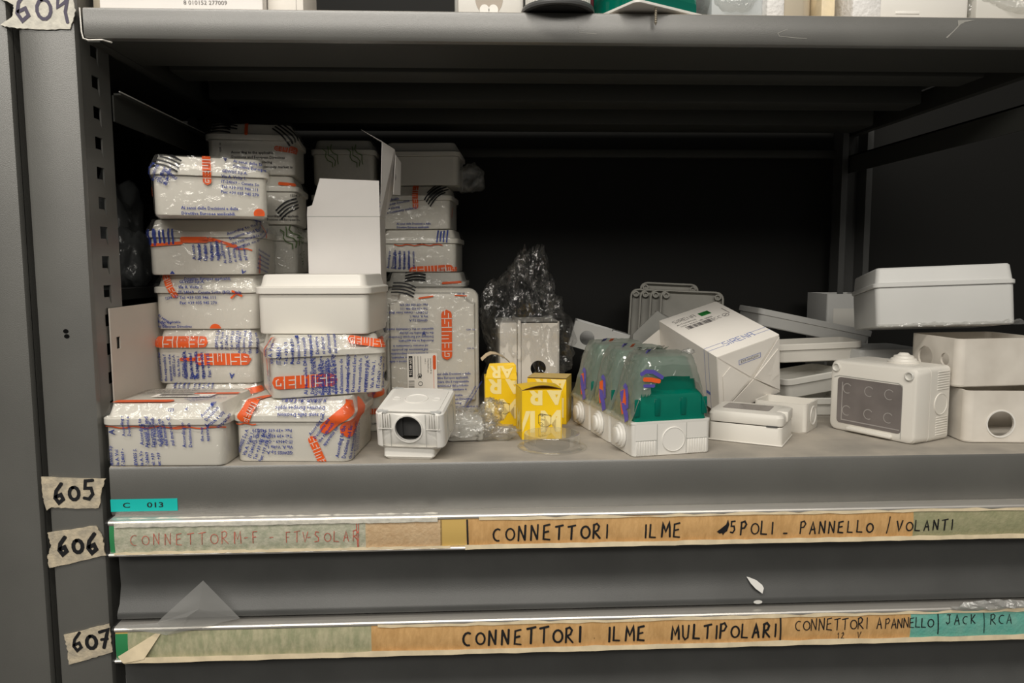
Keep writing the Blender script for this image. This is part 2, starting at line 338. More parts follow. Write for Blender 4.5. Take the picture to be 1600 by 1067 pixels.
def decals(mb, D, f):
    """D entries: (kind, u, v, angle, scale[, block]); slots: 1 orange, 2 blue, 3 plastic colour, 4 black"""
    for d in D:
        k, u, v, a = d[0], d[1], d[2], math.radians(d[3]); sc = d[4] if len(d) > 4 else 1
        ca, sa = math.cos(a), math.sin(a)
        g = lambda x, y, o=0.0, u=u, v=v, ca=ca, sa=sa: f(u + x * ca - y * sa, v + x * sa + y * ca, o)
        if k in 'LP':
            pill, st = logo2d(.080 * sc, .0165 * sc * (d[5] if k == 'P' and len(d) > 5 else 1)); vs = []
            for x, h in pill: vs += [g(x, y * h) for y in (-1, -.5, 0, .5, 1)]
            fs = [[5 * i + j, 5 * i + j + 1, 5 * i + j + 6, 5 * i + j + 5] for i in range(len(pill) - 1) for j in range(4)]
            mb.add(vs, fs, 1)
            if k == 'L':
                for s_ in st: mb.ribbon(s_, .0012 * sc, 3, lambda x, y: g(x, y, .00025), caps=False)
        elif k == 'O': mb.add([g(d[4] * math.cos(t * math.pi / 8), d[4] * math.sin(t * math.pi / 8)) for t in range(16)], [list(range(16))], 1)
        elif k in 'TB':
            bk = d[5].split(':'); ls = BLK[bk[0]]; ls = [q[:int(bk[1])] for q in ls] if len(bk) > 1 else ls
            vs, fs = text2d(ls, .0062 * sc, bold=.022)
            mb.add([g(x, y, .0003) for x, y in vs], fs, 4 if k == 'B' else 2)
        elif k == 'V':
            vs, fs = text2d(['A'], .009 * sc, bold=.03); mb.add([g(x, y) for x, y in vs], fs, 2)
        elif k == 'H':                                                    # a run of short slanted print strokes along the film seam
            R = random.Random(int(u * 9999) + 7)
            for i in range(int(d[5])):
                x = (i - d[5] / 2) * .0058; l = .010 * sc * R.uniform(.7, 1.2)
                mb.ribbon([(x, -l), (x + R.uniform(-.001, .002), l)], .0026, 2, g, caps=False)
        elif k == 'K':                                                    # black curved print strokes
            for i in range(4): mb.ribbon([(x * .006 - .02, i * .005 + .004 * math.sin(x * .45)) for x in range(7)], .0024 * sc, 4, g, caps=False)
        elif k == 'S': mb.ribbon([(x * .008 * sc, .0012 * math.sin(x * 1.7 + u * 90)) for x in range(-int(d[5]), int(d[5]) + 1)], .0016, 1, g, caps=False)
        elif k == 'W':                                                    # paper sticker with bars
            w, h = d[4], d[5]; mb.add([g(-w / 2, -h / 2, .0002), g(w / 2, -h / 2, .0002), g(w / 2, h / 2, .0002), g(-w / 2, h / 2, .0002)], [[0, 1, 2, 3]], 5)
            R = random.Random(3)
            for i in range(5): mb.ribbon([(-w * .42, h * (.36 - i * .09)), (w * R.uniform(.0, .42), h * (.36 - i * .09))], .0012, 4, lambda x, y: g(x, y, .0004), caps=False)
            for i in range(13): mb.ribbon([(-w * .40 + i * w * .04, -h * .40), (-w * .40 + i * w * .04, -h * .15)], R.choice((.0006, .0012)), 4, lambda x, y: g(x, y, .0004), caps=False)

def fold_map(w, d, h, r=.012, top_in=.006):
    hw, hd = w / 2, d / 2; prof = [(0, .0016), (.64 * h, .0036), (.69 * h, .0062), (.79 * h, .0062), (h, -.0022)]
    def off(v):
        for (a, b), (c, e) in zip(prof[:-1], prof[1:]):
            if v <= c: return b + (e - b) * (max(v, 0) - a) / (c - a)
        return prof[-1][1]
    def f(u, v, o=0.0):
        s = abs(u); sg = 1 if u >= 0 else -1; vv = min(max(v, .0012), h); of = off(vv) + o; a = hw - r
        if s <= a: x, y = s, -hd - of
        elif s <= a + r * 1.5708:
            t = (s - a) / r; x, y = a + (r + of) * math.sin(t), -(hd - r) - (r + of) * math.cos(t)
        else: x, y = hw + of, -(hd - r) + (s - a - r * 1.5708)
        if v > h: return Vector((min(s, hw - top_in) * sg, -hd + top_in + (v - h), h + .0016 + o))
        return Vector((x * sg, y, vv))
    return f

def box_shell(parent, w, d, h, m, r=.010, names=('base', 'lid'), lidm=None, top_in=.0065, rim=.0042, flat_lid=False, sharp=False):
    b = MB(); z1 = .665 * h
    b.loft([rr(w - .006, d - .006, r, 0), rr(w - .0015, d - .0015, r, .0008), rr(w, d, r, .003), rr(w + .0005, d + .0005, r, z1)])
    b.build(names[0], m, parent)
    l = MB(); R2 = r + rim; z2 = .79 * h
    l.loft([rr(w + 2 * rim - .001, d + 2 * rim - .001, R2, z1 + .0006), rr(w + 2 * rim, d + 2 * rim, R2, z1 + .0014), rr(w + 2 * rim, d + 2 * rim, R2, z2 - .0012), rr(w + 2 * rim - .002, d + 2 * rim - .002, R2, z2),
            rr(w - .002, d - .002, r, z2 + .0008), rr(w - .004, d - .004, r, z2 + .002), rr(w - 2 * top_in + .003, d - 2 * top_in + .003, r, h - .0022), rr(w - 2 * top_in + .001, d - 2 * top_in + .001, r, h - .0006), rr(w - 2 * top_in - .002, d - 2 * top_in - .002, r, h)])
    l.build(names[1], lidm or m, parent)

def wrap(parent, w, d, h, seed, D, film=FILM, pm=ABS, amp=.0011):
    R = random.Random(seed); b = MB(); off = Vector((R.random() * 50, R.random() * 50, R.random() * 50))
    prof = [(.0004, .0003), (.05, .0010), (.15, .0014), (.28, .0019), (.40, .0024), (.52, .0029), (.63, .0034), (.69, .0056), (.79, .0056), (.85, .0035), (.93, 0.0004), (1.0, -.0035)]
    fine = bool(D)
    if fine: prof = [p if j == 0 else (a[0] + (p[0] - a[0]) * j / 2, a[1] + (p[1] - a[1]) * j / 2) for a, p in zip(prof[:-1], prof[1:]) for j in (1, 2)]; prof = [(.0004, .0003)] + prof
    L = []
    for t, o in prof:
        z = t * h if t < 1 else h + .0009
        lp = []
        base = rr(w + 2 * o, d + 2 * o, .011 + o, z, 4)
        for i in range(len(base)):                                        # subdivide the straight runs
            p, q = base[i], base[(i + 1) % len(base)]
            k = (26 if fine else 8) if (q - p).length > .03 else 1
            for j in range(k): lp.append(p.lerp(q, j / k))
        out = []
        for p in lp:
            n = Vector((p.x / w, p.y / d, 0)); corner = max(0, min(abs(p.x) / (w / 2), abs(p.y) / (d / 2)) - .82) * 5
            nz = noise.noise(Vector((p.x * 60, p.y * 60, z * 90)) + off)
            e = amp * (nz + .15) * (1 + 2.2 * corner * (1 if .1 < t < .95 else .4))
            if fine and .02 < t < .66:                                      # pleats radiating from the bottom corners
                sd = (w / 2 - abs(p.x)) if abs(abs(p.y) - d / 2) < .006 else (d / 2 - abs(p.y)); ph = math.atan2(z, max(sd, 1e-4)); rad = math.hypot(sd, z)
                pl = noise.noise(Vector((p.x * 9, p.y * 9, 4)) + off)
                e += .00042 * math.sin(ph * 24 + pl * 5) * max(0, 1 - rad / .062) * min(1, rad / .010) * (1 if pl > -.25 else .3)
            if t < .06: e = min(e, .0002)
            e = max(e, -.0004)
            out.append(p + n.normalized() * e + Vector((0, 0, (max(0, nz) * .0004 if t >= 1 else 0))))
        L.append(out)
    b.loft(L, 0)
    decals(b, D, fold_map(w, d, h))
    return b.build('plastic_wrap', [film, ORANGE, BLUE, pm, BLACK, CARD], parent, smooth=60)

GBOX = 'boxes wrapped in printed film'
def wrapped_box(loc, rot, label, D, w=.1415, d=.116, h=.0752, seed=1, m=ABS, amp=.0011, film=FILM, group=GBOX):
    t = thing('wrapped_box', loc, rot, label, 'box', group); box_shell(t, w, d, h, m); wrap(t, w, d, h, seed, D, film, m, amp); return t

# ------------------------------------------------------------------ the setting and the steel shelving
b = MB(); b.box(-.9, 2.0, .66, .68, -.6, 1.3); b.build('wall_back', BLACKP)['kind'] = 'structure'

H = .533
def shelf_panel(parent, z, top_m, x0=.001, x1=1.199, dep=.625, face=.030, under=True):
    b = MB(); r = .004
    prof = [(dep, z - .0015), (dep, z), (r, z), (r * .3, z - r * .3), (0, z - r), (0, z - face), (.002, z - face - .004), (.007, z - face - .006), (.020, z - face - .006),
            (.115, z - face - .006), (.115, z - face - .004), (.018, z - face - .004), (.007, z - face - .0035), (.0022, z - face - .001), (.0022, z - .004), (.004, z - .0015)]
    b.extrude(prof, x0, x1, 0)
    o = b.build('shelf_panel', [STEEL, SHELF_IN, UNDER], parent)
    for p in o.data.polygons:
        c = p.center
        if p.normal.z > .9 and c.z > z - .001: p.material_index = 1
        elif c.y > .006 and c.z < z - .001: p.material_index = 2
    return o
rack = thing('steel_shelving_bay', (0, 0, 0), 0, 'grey painted steel shelving bay holding the boxes, with slotted uprights', 'shelving')
shelf_panel(rack, H, SHELF_IN); 
lower = shelf_panel(rack, 0.0, SHELF_IN, face=.0570)
def stiff(y0, y1, z0, z1):
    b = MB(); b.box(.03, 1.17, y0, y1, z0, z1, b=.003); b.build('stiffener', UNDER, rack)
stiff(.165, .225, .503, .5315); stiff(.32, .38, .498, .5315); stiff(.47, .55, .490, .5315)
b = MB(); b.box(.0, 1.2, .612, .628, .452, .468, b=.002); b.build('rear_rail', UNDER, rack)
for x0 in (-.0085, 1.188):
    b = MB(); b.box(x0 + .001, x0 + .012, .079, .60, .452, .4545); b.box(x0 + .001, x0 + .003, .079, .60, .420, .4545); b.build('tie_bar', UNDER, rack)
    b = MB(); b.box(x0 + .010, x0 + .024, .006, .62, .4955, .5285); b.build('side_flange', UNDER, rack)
# upright with its row of keyhole slots
def upright(parent, x0, x1, y0=0.0, dep=.078, holes=True, m=STEEL, z0=-.42, z1=1.0, side=1):
    b = MB(); r = .006
    xi = x1 if side > 0 else x0
    # front face with rounded edges, open at the back
    prof = [(x0, dep + y0), (x0, y0 + r), (x0 + r * .3, y0 + r * .3), (x0 + r, y0), (x1 - r, y0), (x1 - r * .3, y0 + r * .3), (x1 - .0, y0 + r), (x1, y0 + r + .004), (x1 - .002, y0 + r + .004), (x1 - .002, y0 + r), (x1 - r, y0 + .002), (x0 + r, y0 + .002), (x0 + .002, y0 + r), (x0 + .002, dep + y0)]
    b.extrude(prof, z0, z1, 0, 'Z')
    hs = []
    z = z0 + .05
    if holes:
        while z < z1 - .05:
            hs.append([(.032, z), (.032, z + .0145), (.050, z + .0145), (.050, z - .0085), (.0475, z - .0060), (.0455, z - .001), (.044, z)]); z += .03555
    vs, fs = plate([(r + .003, z0), (dep, z0), (dep, z1), (r + .003, z1)], hs, .002)
    # plate XY -> YZ plane at the side x1
    b.add([Vector((x1 - .001 + v.z, y0 + v.x, v.y)) for v in vs], fs, 0)
    return b.build('upright_post', m, parent, smooth=35)
upright(rack, -.0730, -.0085, z0=-.4165)
upright(rack, 1.2085, 1.2730)
for x in (1.17,):
    b = MB(); b.box(x, x + .012, .585, .625, -.4, 1.0); b.box(x + .05, x + .062, .585, .625, -.4, 1.0); b.box(x, x + .062, .623, .626, -.4, 1.0); b.build('rear_post', STEELD, rack)
b = MB(); b.box(-.07, -.03, .585, .625, -.4, 1.0); b.build('rear_post', UNDER, rack)
# bracket lip under the upper shelf beside the post
b = MB(); b.tube([(-.0015, -.0012, .531), (-.001, -.0012, .505), (.0005, -.0012, .4975), (.006, -.0012, .4955), (.022, -.0012, .4960), (.030, .004, .4945)], .0010, 0, 6); b.build('shelf_hook', ALU, rack)
b = MB()
for zz in (.164, .158): b.add([Vector((-.0395 + (.0008 if zz < .16 else 0) + .0031 * math.cos(i * .3927), -.0004, zz + .0026 * math.sin(i * .3927))) for i in range(16)], [list(range(16))], 0)
b.build('screw_hole', HOLE, rack, smooth=0)
# scuffs and chips in the paint of the upper shelf
b = MB(); ft = lambda x, z: Vector((x, -.00025, z))
b.add([ft(1.021, .5285), ft(1.033, .529), ft(1.043, .529), ft(1.030, .5265), ft(1.0245, .5235), ft(1.021, .5195), ft(1.0095, .508), ft(1.0075, .5085), ft(1.016, .516), ft(1.022, .5225)], [[0, 1, 2, 3, 4, 9], [4, 5, 8, 9], [5, 6, 7, 8]], 0); b.build('paint_scuff', PALECHIP, rack, smooth=0)
b = MB(); b.ribbon([(.815, .5165), (.803, .5115), (.805, .508), (.822, .5065), (.838, .5055)], .0006, 0, ft); b.build('paint_scuff', PALECHIP, rack, smooth=0); b = MB(); b.ribbon([(.565, .517), (.567, .510), (.577, .509), (.587, .5085)], .0006, 0, ft)
b.build('paint_scuff', PALECHIP, rack, smooth=0)

# neighbouring bay on the other side of the double upright
nb = thing('neighbour_shelving_bay', (0, 0, 0), 0, 'neighbouring shelving bay, plain grey upright beside the numbered tapes, dim shelf behind', 'shelving')
upright(nb, -.150, -.0830, holes=False, z0=-.42)
b = MB(); b.box(-.62, -.084, .10, .62, .190, .2065); b.build('shelf_panel', STEELD, nb)
b = MB(); b.box(-.10, -.084, .585, .625, -.4, 1.0); b.build('rear_post', STEELD, nb)
b = MB(); b.box(-.212, -.210, .004, .6595, -.42, 1.0); b.build('light_blocker', BLACKP, nb)  # added black sheet that keeps lamp light out of the neighbouring bay
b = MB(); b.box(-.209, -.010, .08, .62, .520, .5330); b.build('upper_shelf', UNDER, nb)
b = MB(); b.tube([(.0036, .075, .4556), (.0036, .60, .4556)], .0008, 0, 6); b.build('tie_bar_glint', CHIP_GLINT, rack)  # pale line imitating light caught along the tie bar's edge

def crumple(name, parent, loc, sx, sy, sz, seed, m, sub=4, amp=.22, freq=1.6, flat=True, rot=0):
    bm = bmesh.new(); bmesh.ops.create_icosphere(bm, subdivisions=sub, radius=1)
    o3 = Vector((seed * 3.1, seed * 1.7, seed * .9))
    for v in bm.verts:
        p = v.co.copy(); n1 = noise.noise(p * freq + o3); n2 = abs(noise.noise(p * freq * 2.3 + o3 * 2)); n3 = abs(noise.noise(p * freq * 5 + o3))
        k = 1 + amp * (n1 * 1.2 + .9 * (.35 - n2) + .55 * (.3 - n3))
        q = Vector((max(-1, min(1, p.x * 1.18)), max(-1, min(1, p.y * 1.18)), p.z)) * k
        v.co = Vector((q.x * sx, q.y * sy, max(-sz, q.z * sz) if flat else q.z * sz)) + Vector((0, 0, sz))
    me = bpy.data.meshes.new(name); bm.to_mesh(me); bm.free(); me.materials.append(m)
    me.polygons.foreach_set('use_smooth', [True] * len(me.polygons))
    o = bpy.data.objects.new(name, me); COL.objects.link(o); o.location = loc; o.rotation_euler = (0, 0, math.radians(rot))
    if parent: o.parent = parent
    return o
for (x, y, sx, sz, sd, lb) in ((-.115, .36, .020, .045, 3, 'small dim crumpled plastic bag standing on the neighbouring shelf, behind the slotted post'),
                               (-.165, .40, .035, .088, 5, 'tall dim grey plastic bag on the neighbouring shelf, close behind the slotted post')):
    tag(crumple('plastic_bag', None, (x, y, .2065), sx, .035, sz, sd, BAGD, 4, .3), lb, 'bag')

# ------------------------------------------------------------------ drawers under the shelf
def label_face(z0, yf=-.0198):
    return lambda x, z: Vector((x, yf, z0 + z))
def drawer(dz, label, sections, writing, lz=.0335):
    t = thing('drawer_unit', (0, 0, dz), 0, label, 'drawer', None)
    prof = [(.004, -.104), (.006, -.108), (.0080, -.149), (.0074, -.154), (.002, -.1725), (-.004, -.1795), (-.0058, -.1835), (-.0055, -.1885), (-.003, -.1893), (.012, -.1895), (.012, -.104)]
    b = MB(); b.extrude(prof, .0035, 1.195, 0); b.build('front_panel', STEELD, t)
    b = MB(); b.box(.012, 1.187, .013, .58, -.185, -.066); b.build('drawer_body', STEELD, t)
    prof = [(.004, -.0604), (-.0145, -.0611), (-.0172, -.0621), (-.0181, -.0638), (-.0180, -.0660), (-.0160, -.0668), (-.0160, -.1003), (-.0200, -.1010), (-.0208, -.1022), (-.0200, -.1042), (.004, -.1052)]
    b = MB(); b.extrude(prof, .0045, 1.2, 0); b.build('label_rail', ALU, t)
    b = MB(); b.extrude([(p[0] - .0006 if p[0] < 0 else p[0], p[1]) for p in prof[:5]] + [(-.0185, -.0676), (-.0190, -.1003)] + prof[7:], .0020, .0045, 0); b.build('end_cap', BLKRUB, t)
    mats = [CREAM]; b = MB(); f = lambda x, z: Vector((x, -.0168 - .0014 * math.sin(max(0, min(1, (-.0668 - z) / .034)) * math.pi), z))
    for (x0, x1, m, zt, zb) in sections:
        mats.append(m); mi = len(mats) - 1; n = max(1, int((x1 - x0) / .02)); k = 5
        vs = [f(x0 + (x1 - x0) * i / n, zt + (zb - zt) * j / k) for i in range(n + 1) for j in range(k + 1)]
        b.add(vs, [[i * (k + 1) + j, i * (k + 1) + j + 1, (i + 1) * (k + 1) + j + 1, (i + 1) * (k + 1) + j] for i in range(n) for j in range(k)], mi)
    return t, b, mats, f
# upper drawer
t6, b, mats, f6 = drawer(0.0, 'upper grey steel drawer with faint red pencil words on its paper strip',
    [(.0055, .0110, GREENC, -.0676, -.1002), (.0112, .308, SAGEW, -.0672, -.1004), (.308, .400, TANP, -.0672, -.1003), (.398, .432, OCHRE, -.0672, -.1003), (.428, .987, TAN, -.0668, -.1006), (.987, 1.199, OLIVE, -.0668, -.1006)], None)
# ragged pale tape over the top edge, cream tape edge below
R = random.Random(4)
def strip(b, x0, x1, zt, zb, mi, y=-.0188, wob=.0008, n=60, ytop=None):
    vs = []
    for i in range(n + 1):
        x = x0 + (x1 - x0) * i / n; a = R.uniform(-wob, wob); c = R.uniform(-wob, wob) * .6
        vs += [Vector((x, ytop if ytop is not None else y, zt + a)), Vector((x, y, (zt + zb) / 2)), Vector((x, y, zb + c))]
    b.add(vs, [[3 * i + j, 3 * i + j + 1, 3 * i + 4 + j, 3 * i + 3 + j] for i in range(n) for j in (0, 1)], mi)
lab = b.build('paper_label', mats, t6, smooth=60)
b = MB(); strip(b, .012, .395, -.0602, -.0690, 0, y=-.0190, ytop=-.0110); b.build('masking_tape', TAPEW, t6)
b = MB(); strip(b, .0114, .41, -.0985, -.1016, 0, y=-.0212); strip(b, .428, 1.199, -.0978, -.1036, 0, y=-.0216, wob=.0006); strip(b, .445, 1.199, -.0655, -.0686, 0, y=-.0183, wob=.0014, n=40); b.build('tape_edge', CREAM, t6)
fw = lambda u, v: f6(u, v) + Vector((0, -.0006, 0))
b = Pen(lab, BLACK); handwrite(b, 'CONNETTORI', .462, -.0950, .0188, .0023, fw, adv=1.02, wid=.80, slope=.004, seed=3)
handwrite(b, 'ILME', .648, -.0945, .0185, .0022, fw, adv=1.0, wid=.8, seed=4)
fb = [(.738, -.0885), (.744, -.084), (.7495, -.0795), (.752, -.0735), (.7535, -.0800), (.7510, -.0880), (.7475, -.0905), (.7460, -.0935), (.7445, -.0905), (.7415, -.0912)]
b.add([fw(*p) for p in fb], [list(range(len(fb)))], 0)
handwrite(b, '5', .755, -.0905, .0150, .0017, fw, seed=5); handwrite(b, 'POLI', .768, -.0935, .0168, .0019, fw, adv=.95, wid=.8, seed=5); handwrite(b, '_', .822, -.0935, .016, .0019, fw, seed=5)
handwrite(b, 'PANNELLO', .843, -.0935, .0154, .0018, fw, adv=.95, wid=.82, seed=6); handwrite(b, '/', .953, -.0930, .0165, .0013, fw, seed=6); handwrite(b, 'VOLANTI', .966, -.0925, .0143, .0017, fw, adv=.95, wid=.85, seed=7)
b.ribbon([(.4305, -.0680), (.4312, -.0985)], .0021, 0, fw)
b.build('handwriting', BLACK, lab, smooth=0)
b = Pen(lab, REDPENCIL); handwrite(b, 'CONNETTORI', .030, -.0915, .0150, .0008, fw, adv=1.05, wid=.85, seed=8); handwrite(b, 'M', .152, -.0915, .0155, .0010, fw, seed=9); handwrite(b, '-F', .163, -.0915, .0155, .0010, fw, adv=.9, seed=9); handwrite(b, '-', .193, -.0915, .015, .0008, fw)
handwrite(b, 'FTV', .213, -.0915, .0135, .0008, fw, adv=1.0, seed=10); handwrite(b, '-', .238, -.0915, .013, .0008, fw); handwrite(b, 'SOLAR', .247, -.0915, .0135, .0009, fw, adv=1.0, wid=.85, seed=11)
b.ribbon([(.2972, -.0690), (.2980, -.0990)], .0010, 0, fw); b.ribbon([(.2998, -.0690), (.2992, -.0990)], .0009, 0, fw)
b.build('pencil_writing', REDPENCIL, lab, smooth=0)
b = MB()
for c in ([(.785, -.1565), (.789, -.1575), (.797, -.1605), (.8035, -.1655), (.8050, -.1690), (.8020, -.1745), (.7945, -.1695), (.7890, -.1635)],):
    b.add([Vector((x, .0064 - max(0, (-.152 - z)) * .62, z)) for x, z in c], [list(range(len(c)))], 0)
b.add([Vector((.797 + .0058 * math.cos(i * .6283), -.00640, -.1860 + .0026 * math.sin(i * .6283))) for i in range(10)], [list(range(10))], 0)
b.build('paint_chip', CHIP_GLINT, t6, smooth=0)
# lower drawer
DZ = -.1325
t7, b, mats, f7 = drawer(DZ, 'lower grey steel drawer with a teal end section on its handwritten paper strip', [(.0055, .0200, GREENC, -.0690, -.1002), (.0055, .0200, OCHRE, -.0672, -.0690), (.0200, .312, SAGE, -.0672, -.1004), (.312, .990, TAN, -.0670, -.1006), (.990, 1.199, TEAL, -.0668, -.1002)], None)
lab = b.build('paper_label', mats, t7, smooth=60)
b = MB(); strip(b, .016, 1.199, -.0975, -.1042, 0, y=-.0218, wob=.0008); strip(b, .32, 1.199, -.0655, -.0690, 0, y=-.0183, wob=.0014, n=50)
b.add([Vector(p) for p in ((.010, -.0235, -.0945), (.016, -.0238, -.1030), (.040, -.0225, -.0990), (.060, -.0190, -.0690), (.054, -.0192, -.0685))], [[0, 1, 2], [0, 2, 3], [0, 3, 4]], 0)
b.build('tape_edge', CREAM, t7)
fw = lambda u, v: f7(u, v) + Vector((0, -.0006, 0))
b = Pen(lab, BLACK); handwrite(b, 'CONNETTORI', .424, -.0950, .0203, .0026, fw, adv=.98, wid=.80, slope=.004, seed=13); handwrite(b, '.', .586, -.0895, .01, .001, fw)
handwrite(b, 'ILME', .604, -.0945, .0195, .0026, fw, adv=.98, wid=.8, seed=14); handwrite(b, 'MULTIPOLARI', .684, -.0945, .0190, .0025, fw, adv=.93, wid=.78, seed=15)
b.ribbon([(.822, -.0685), (.8225, -.0985)], .0021, 0, fw)
handwrite(b, 'CONNETTORI', .841, -.0865, .0150, .0013, fw, adv=.82, wid=.82, slope=-.0, seed=16); handwrite(b, 'A', .946, -.0865, .014, .0012, fw, seed=17); handwrite(b, 'PANNELLO', .957, -.0865, .0128, .0013, fw, adv=.72, wid=.85, seed=18)
handwrite(b, '1', .8960, -.0992, .0085, .0010, fw, seed=19); handwrite(b, '2', .9010, -.0992, .0085, .0010, fw, seed=19); handwrite(b, 'V', .922, -.0990, .0085, .0010, fw, seed=19)
b.ribbon([(1.025, -.0690), (1.0262, -.0960)], .0015, 0, fw); handwrite(b, 'JACK', 1.036, -.0835, .0125, .0011, fw, adv=.95, wid=.9, seed=20); b.ribbon([(1.085, -.0700), (1.0865, -.0960)], .0010, 0, fw); handwrite(b, 'RCA', 1.094, -.0845, .0130, .0011, fw, adv=.9, wid=.9, seed=21)
b.build('handwriting', BLACK, lab, smooth=0)
b = MB(); b.extrude([(-.004, DZ * 2 - .0555), (-.0178, DZ * 2 - .0645), (-.0178, DZ * 2 - .10), (.004, DZ * 2 - .104)], .0045, 1.2, 0); 

# loose plastic pieces on the lower drawer's rail
b = MB(); P = [(.004, -.192), (.057, -.1875), (.062, -.182), (.111, -.1385), (.154, -.1865), (.131, -.1890), (.122, -.1915), (.070, -.2005), (.095, -.178), (.108, -.170), (.090, -.190)]
Yp = [-.016, -.018, -.017, -.012, -.014, -.019, -.021, -.024, -.024, -.021, -.025]
vs = [Vector((x, y - .0015, z)) for (x, z), y in zip(P, Yp)]
b.add(vs, [[0, 1, 7], [1, 8, 7], [1, 2, 9, 8], [2, 3, 9], [3, 4, 9], [4, 5, 9], [5, 10, 9], [5, 6, 10], [6, 7, 10], [7, 8, 10], [8, 9, 10]], 0)
tag(b.build('plastic_sheet', SLEEVE, None, smooth=0), 'clear triangular corner of a plastic label sleeve sticking up from the lower drawer rail', 'plastic film')
b = MB(); R = random.Random(8); n = 14; vs = []
for i in range(n + 1):
    u = i / n
    for j in range(5):
        v = j / 4; vs.append(Vector((1.042 + .105 * u + R.uniform(-.002, .002), -.0205 - .005 * math.sin(v * 3.1) + R.uniform(-.003, .003), -.1915 - .014 * v * max(0, math.sin((u * .9 + .05) * math.pi)) ** 1.2 + .0085 * math.sin(u * math.pi) + R.uniform(-.0016, .0016))))
b.add(vs, [[i * 5 + j, i * 5 + j + 1, i * 5 + 6 + j, i * 5 + 5 + j] for i in range(n) for j in range(4)], 0)
tag(b.build('torn_film', FILMW, None, smooth=0), 'crumpled torn scrap of clear film on the lower drawer rail above the teal section', 'plastic film')

# turquoise location sticker, masking tape numbers
st = thing('location_sticker', (0, 0, 0), 0, 'turquoise rectangular sticker lettered C 013 on the lower shelf edge', 'label')
b = MB(); b.box(.0008, .0800, -.0008, -.00005, -.0553, -.0402); b.build('sticker', TURQ, st, smooth=0)
b = MB()
for s_, cx, sx in (('C', .0195, 1.5), ('013', .0535, 1.55)):
    b = MB(); vs, fs = text2d([s_], .0088, res=3, bold=.014); b.add([Vector((cx + x * sx, -.0010, -.0475 + y)) for x, y in vs], fs, 0); b.build('lettering', BLACK, st, smooth=0)
def tape(name_label, pts, txt, tx, tz, h, wd, ink=BLACK, m=TAPE, slope=0.0, fy=-.0022):
    t = thing('tape_label', (0, 0, 0), 0, name_label, 'label', 'masking tape numbers on the upright')
    b = MB(); R = random.Random(len(txt) + int(abs(pts[0][1]) * 997)); per = []
    for (a, c) in zip(pts, pts[1:] + pts[:1]):
        k = 7
        for i in range(k):
            u = i / k; j = R.uniform(-.0008, .0008); per.append((a[0] + (c[0] - a[0]) * u + j, a[1] + (c[1] - a[1]) * u + R.uniform(-.0005, .0005)))
    n = len(per); b.add([Vector((x, fy, z)) for x, z in per] + [Vector((x, fy + .0014, z)) for x, z in per], [list(range(n)), list(range(2 * n - 1, n - 1, -1))] + [[i, (i + 1) % n, n + (i + 1) % n, n + i] for i in range(n)], 0)
    b.build('tape', m, t, smooth=0)
    b = MB(); handwrite(b, txt, tx, tz, h, wd, lambda u, v: Vector((u, fy - .0005, v)), adv=.74, wid=.98, slope=slope, seed=int(txt)); b.build('handwritten_number', ink, t, smooth=0)
tape('pale ragged masking tape numbered 604 beside the upper shelf', [(-.1000, .5450), (-.0080, .5450), (-.0058, .5280), (-.0125, .5075), (-.0420, .5065), (-.0720, .5075), (-.0900, .5105), (-.0750, .5205), (-.0730, .5330)], '604', -.0715, .5165, .0310, .0036, PURPINK, TAPEW, -.02)
tape('masking tape numbered 605 beside the turquoise sticker', [(-.0775, -.0105), (-.0030, -.0140), (-.0080, -.0275), (-.0125, -.0500), (-.0400, -.0500), (-.0680, -.0480), (-.0740, -.0520), (-.0770, -.0350)], '605', -.0640, -.0420, .0240, .0044, slope=.1)
tape('masking tape numbered 606 next to the upper drawer', [(-.0745, -.0795), (-.0170, -.0715), (-.0105, -.0850), (-.0080, -.1090), (-.0420, -.1165), (-.0760, -.1235), (-.0765, -.1090), (-.0720, -.0950)], '606', -.0630, -.1070, .0235, .0046, slope=.06)
tape('masking tape numbered 607 next to the lower drawer', [(-.0635, -.2085), (-.0080, -.1955), (-.0075, -.2150), (-.0065, -.2320), (-.0350, -.2400), (-.0600, -.2470), (-.0600, -.2290)], '607', -.0535, -.2290, .0225, .0040, slope=.09)

# ------------------------------------------------------------------ film-wrapped boxes
h = .0752
wrapped_box((.0712, .0610, 0), -2.6, 'film-wrapped box flat on the shelf nearest the slotted post, thin reddish seam across its front', [
    ('T', -.0575, .012, 90, .9, 'a:10'), ('V', -.0615, .0425, 90), ('T', -.0215, .010, 90, .9, 'A:9'), ('T', -.0440, .050, 90, .85, 'e:11'), ('T', -.014, .044, 90, 1.0, 'E:13'), ('T', -.006, .042, 94, 1.0, 'I:13'), ('T', .028, .039, 90, .95, 'e:12'), ('T', .050, .040, 90, .85, 'm:8'), ('V', .054, .050, 180, .9), ('S', -.020, .0485, 0, 1, 6), ('S', .040, .0475, 0, 1, 4),
    ('P', -.032, h + .010, 2, .95), ('P', .040, h + .066, 3, .8, .8), ('B', -.016, h + .078, 0, 1.05, 'E'), ('W', .002, h + .048, 0, .075, .022), ('T', .036, h + .030, 38, .85, 'I:18'), ('T', .062, .062, 50, .9, 'E:8'), ('T', .010, .069, 0, .8, 's:3'), ('T', .028, .070, 90, .8, 'v')], w=.1425, d=.122, seed=1)
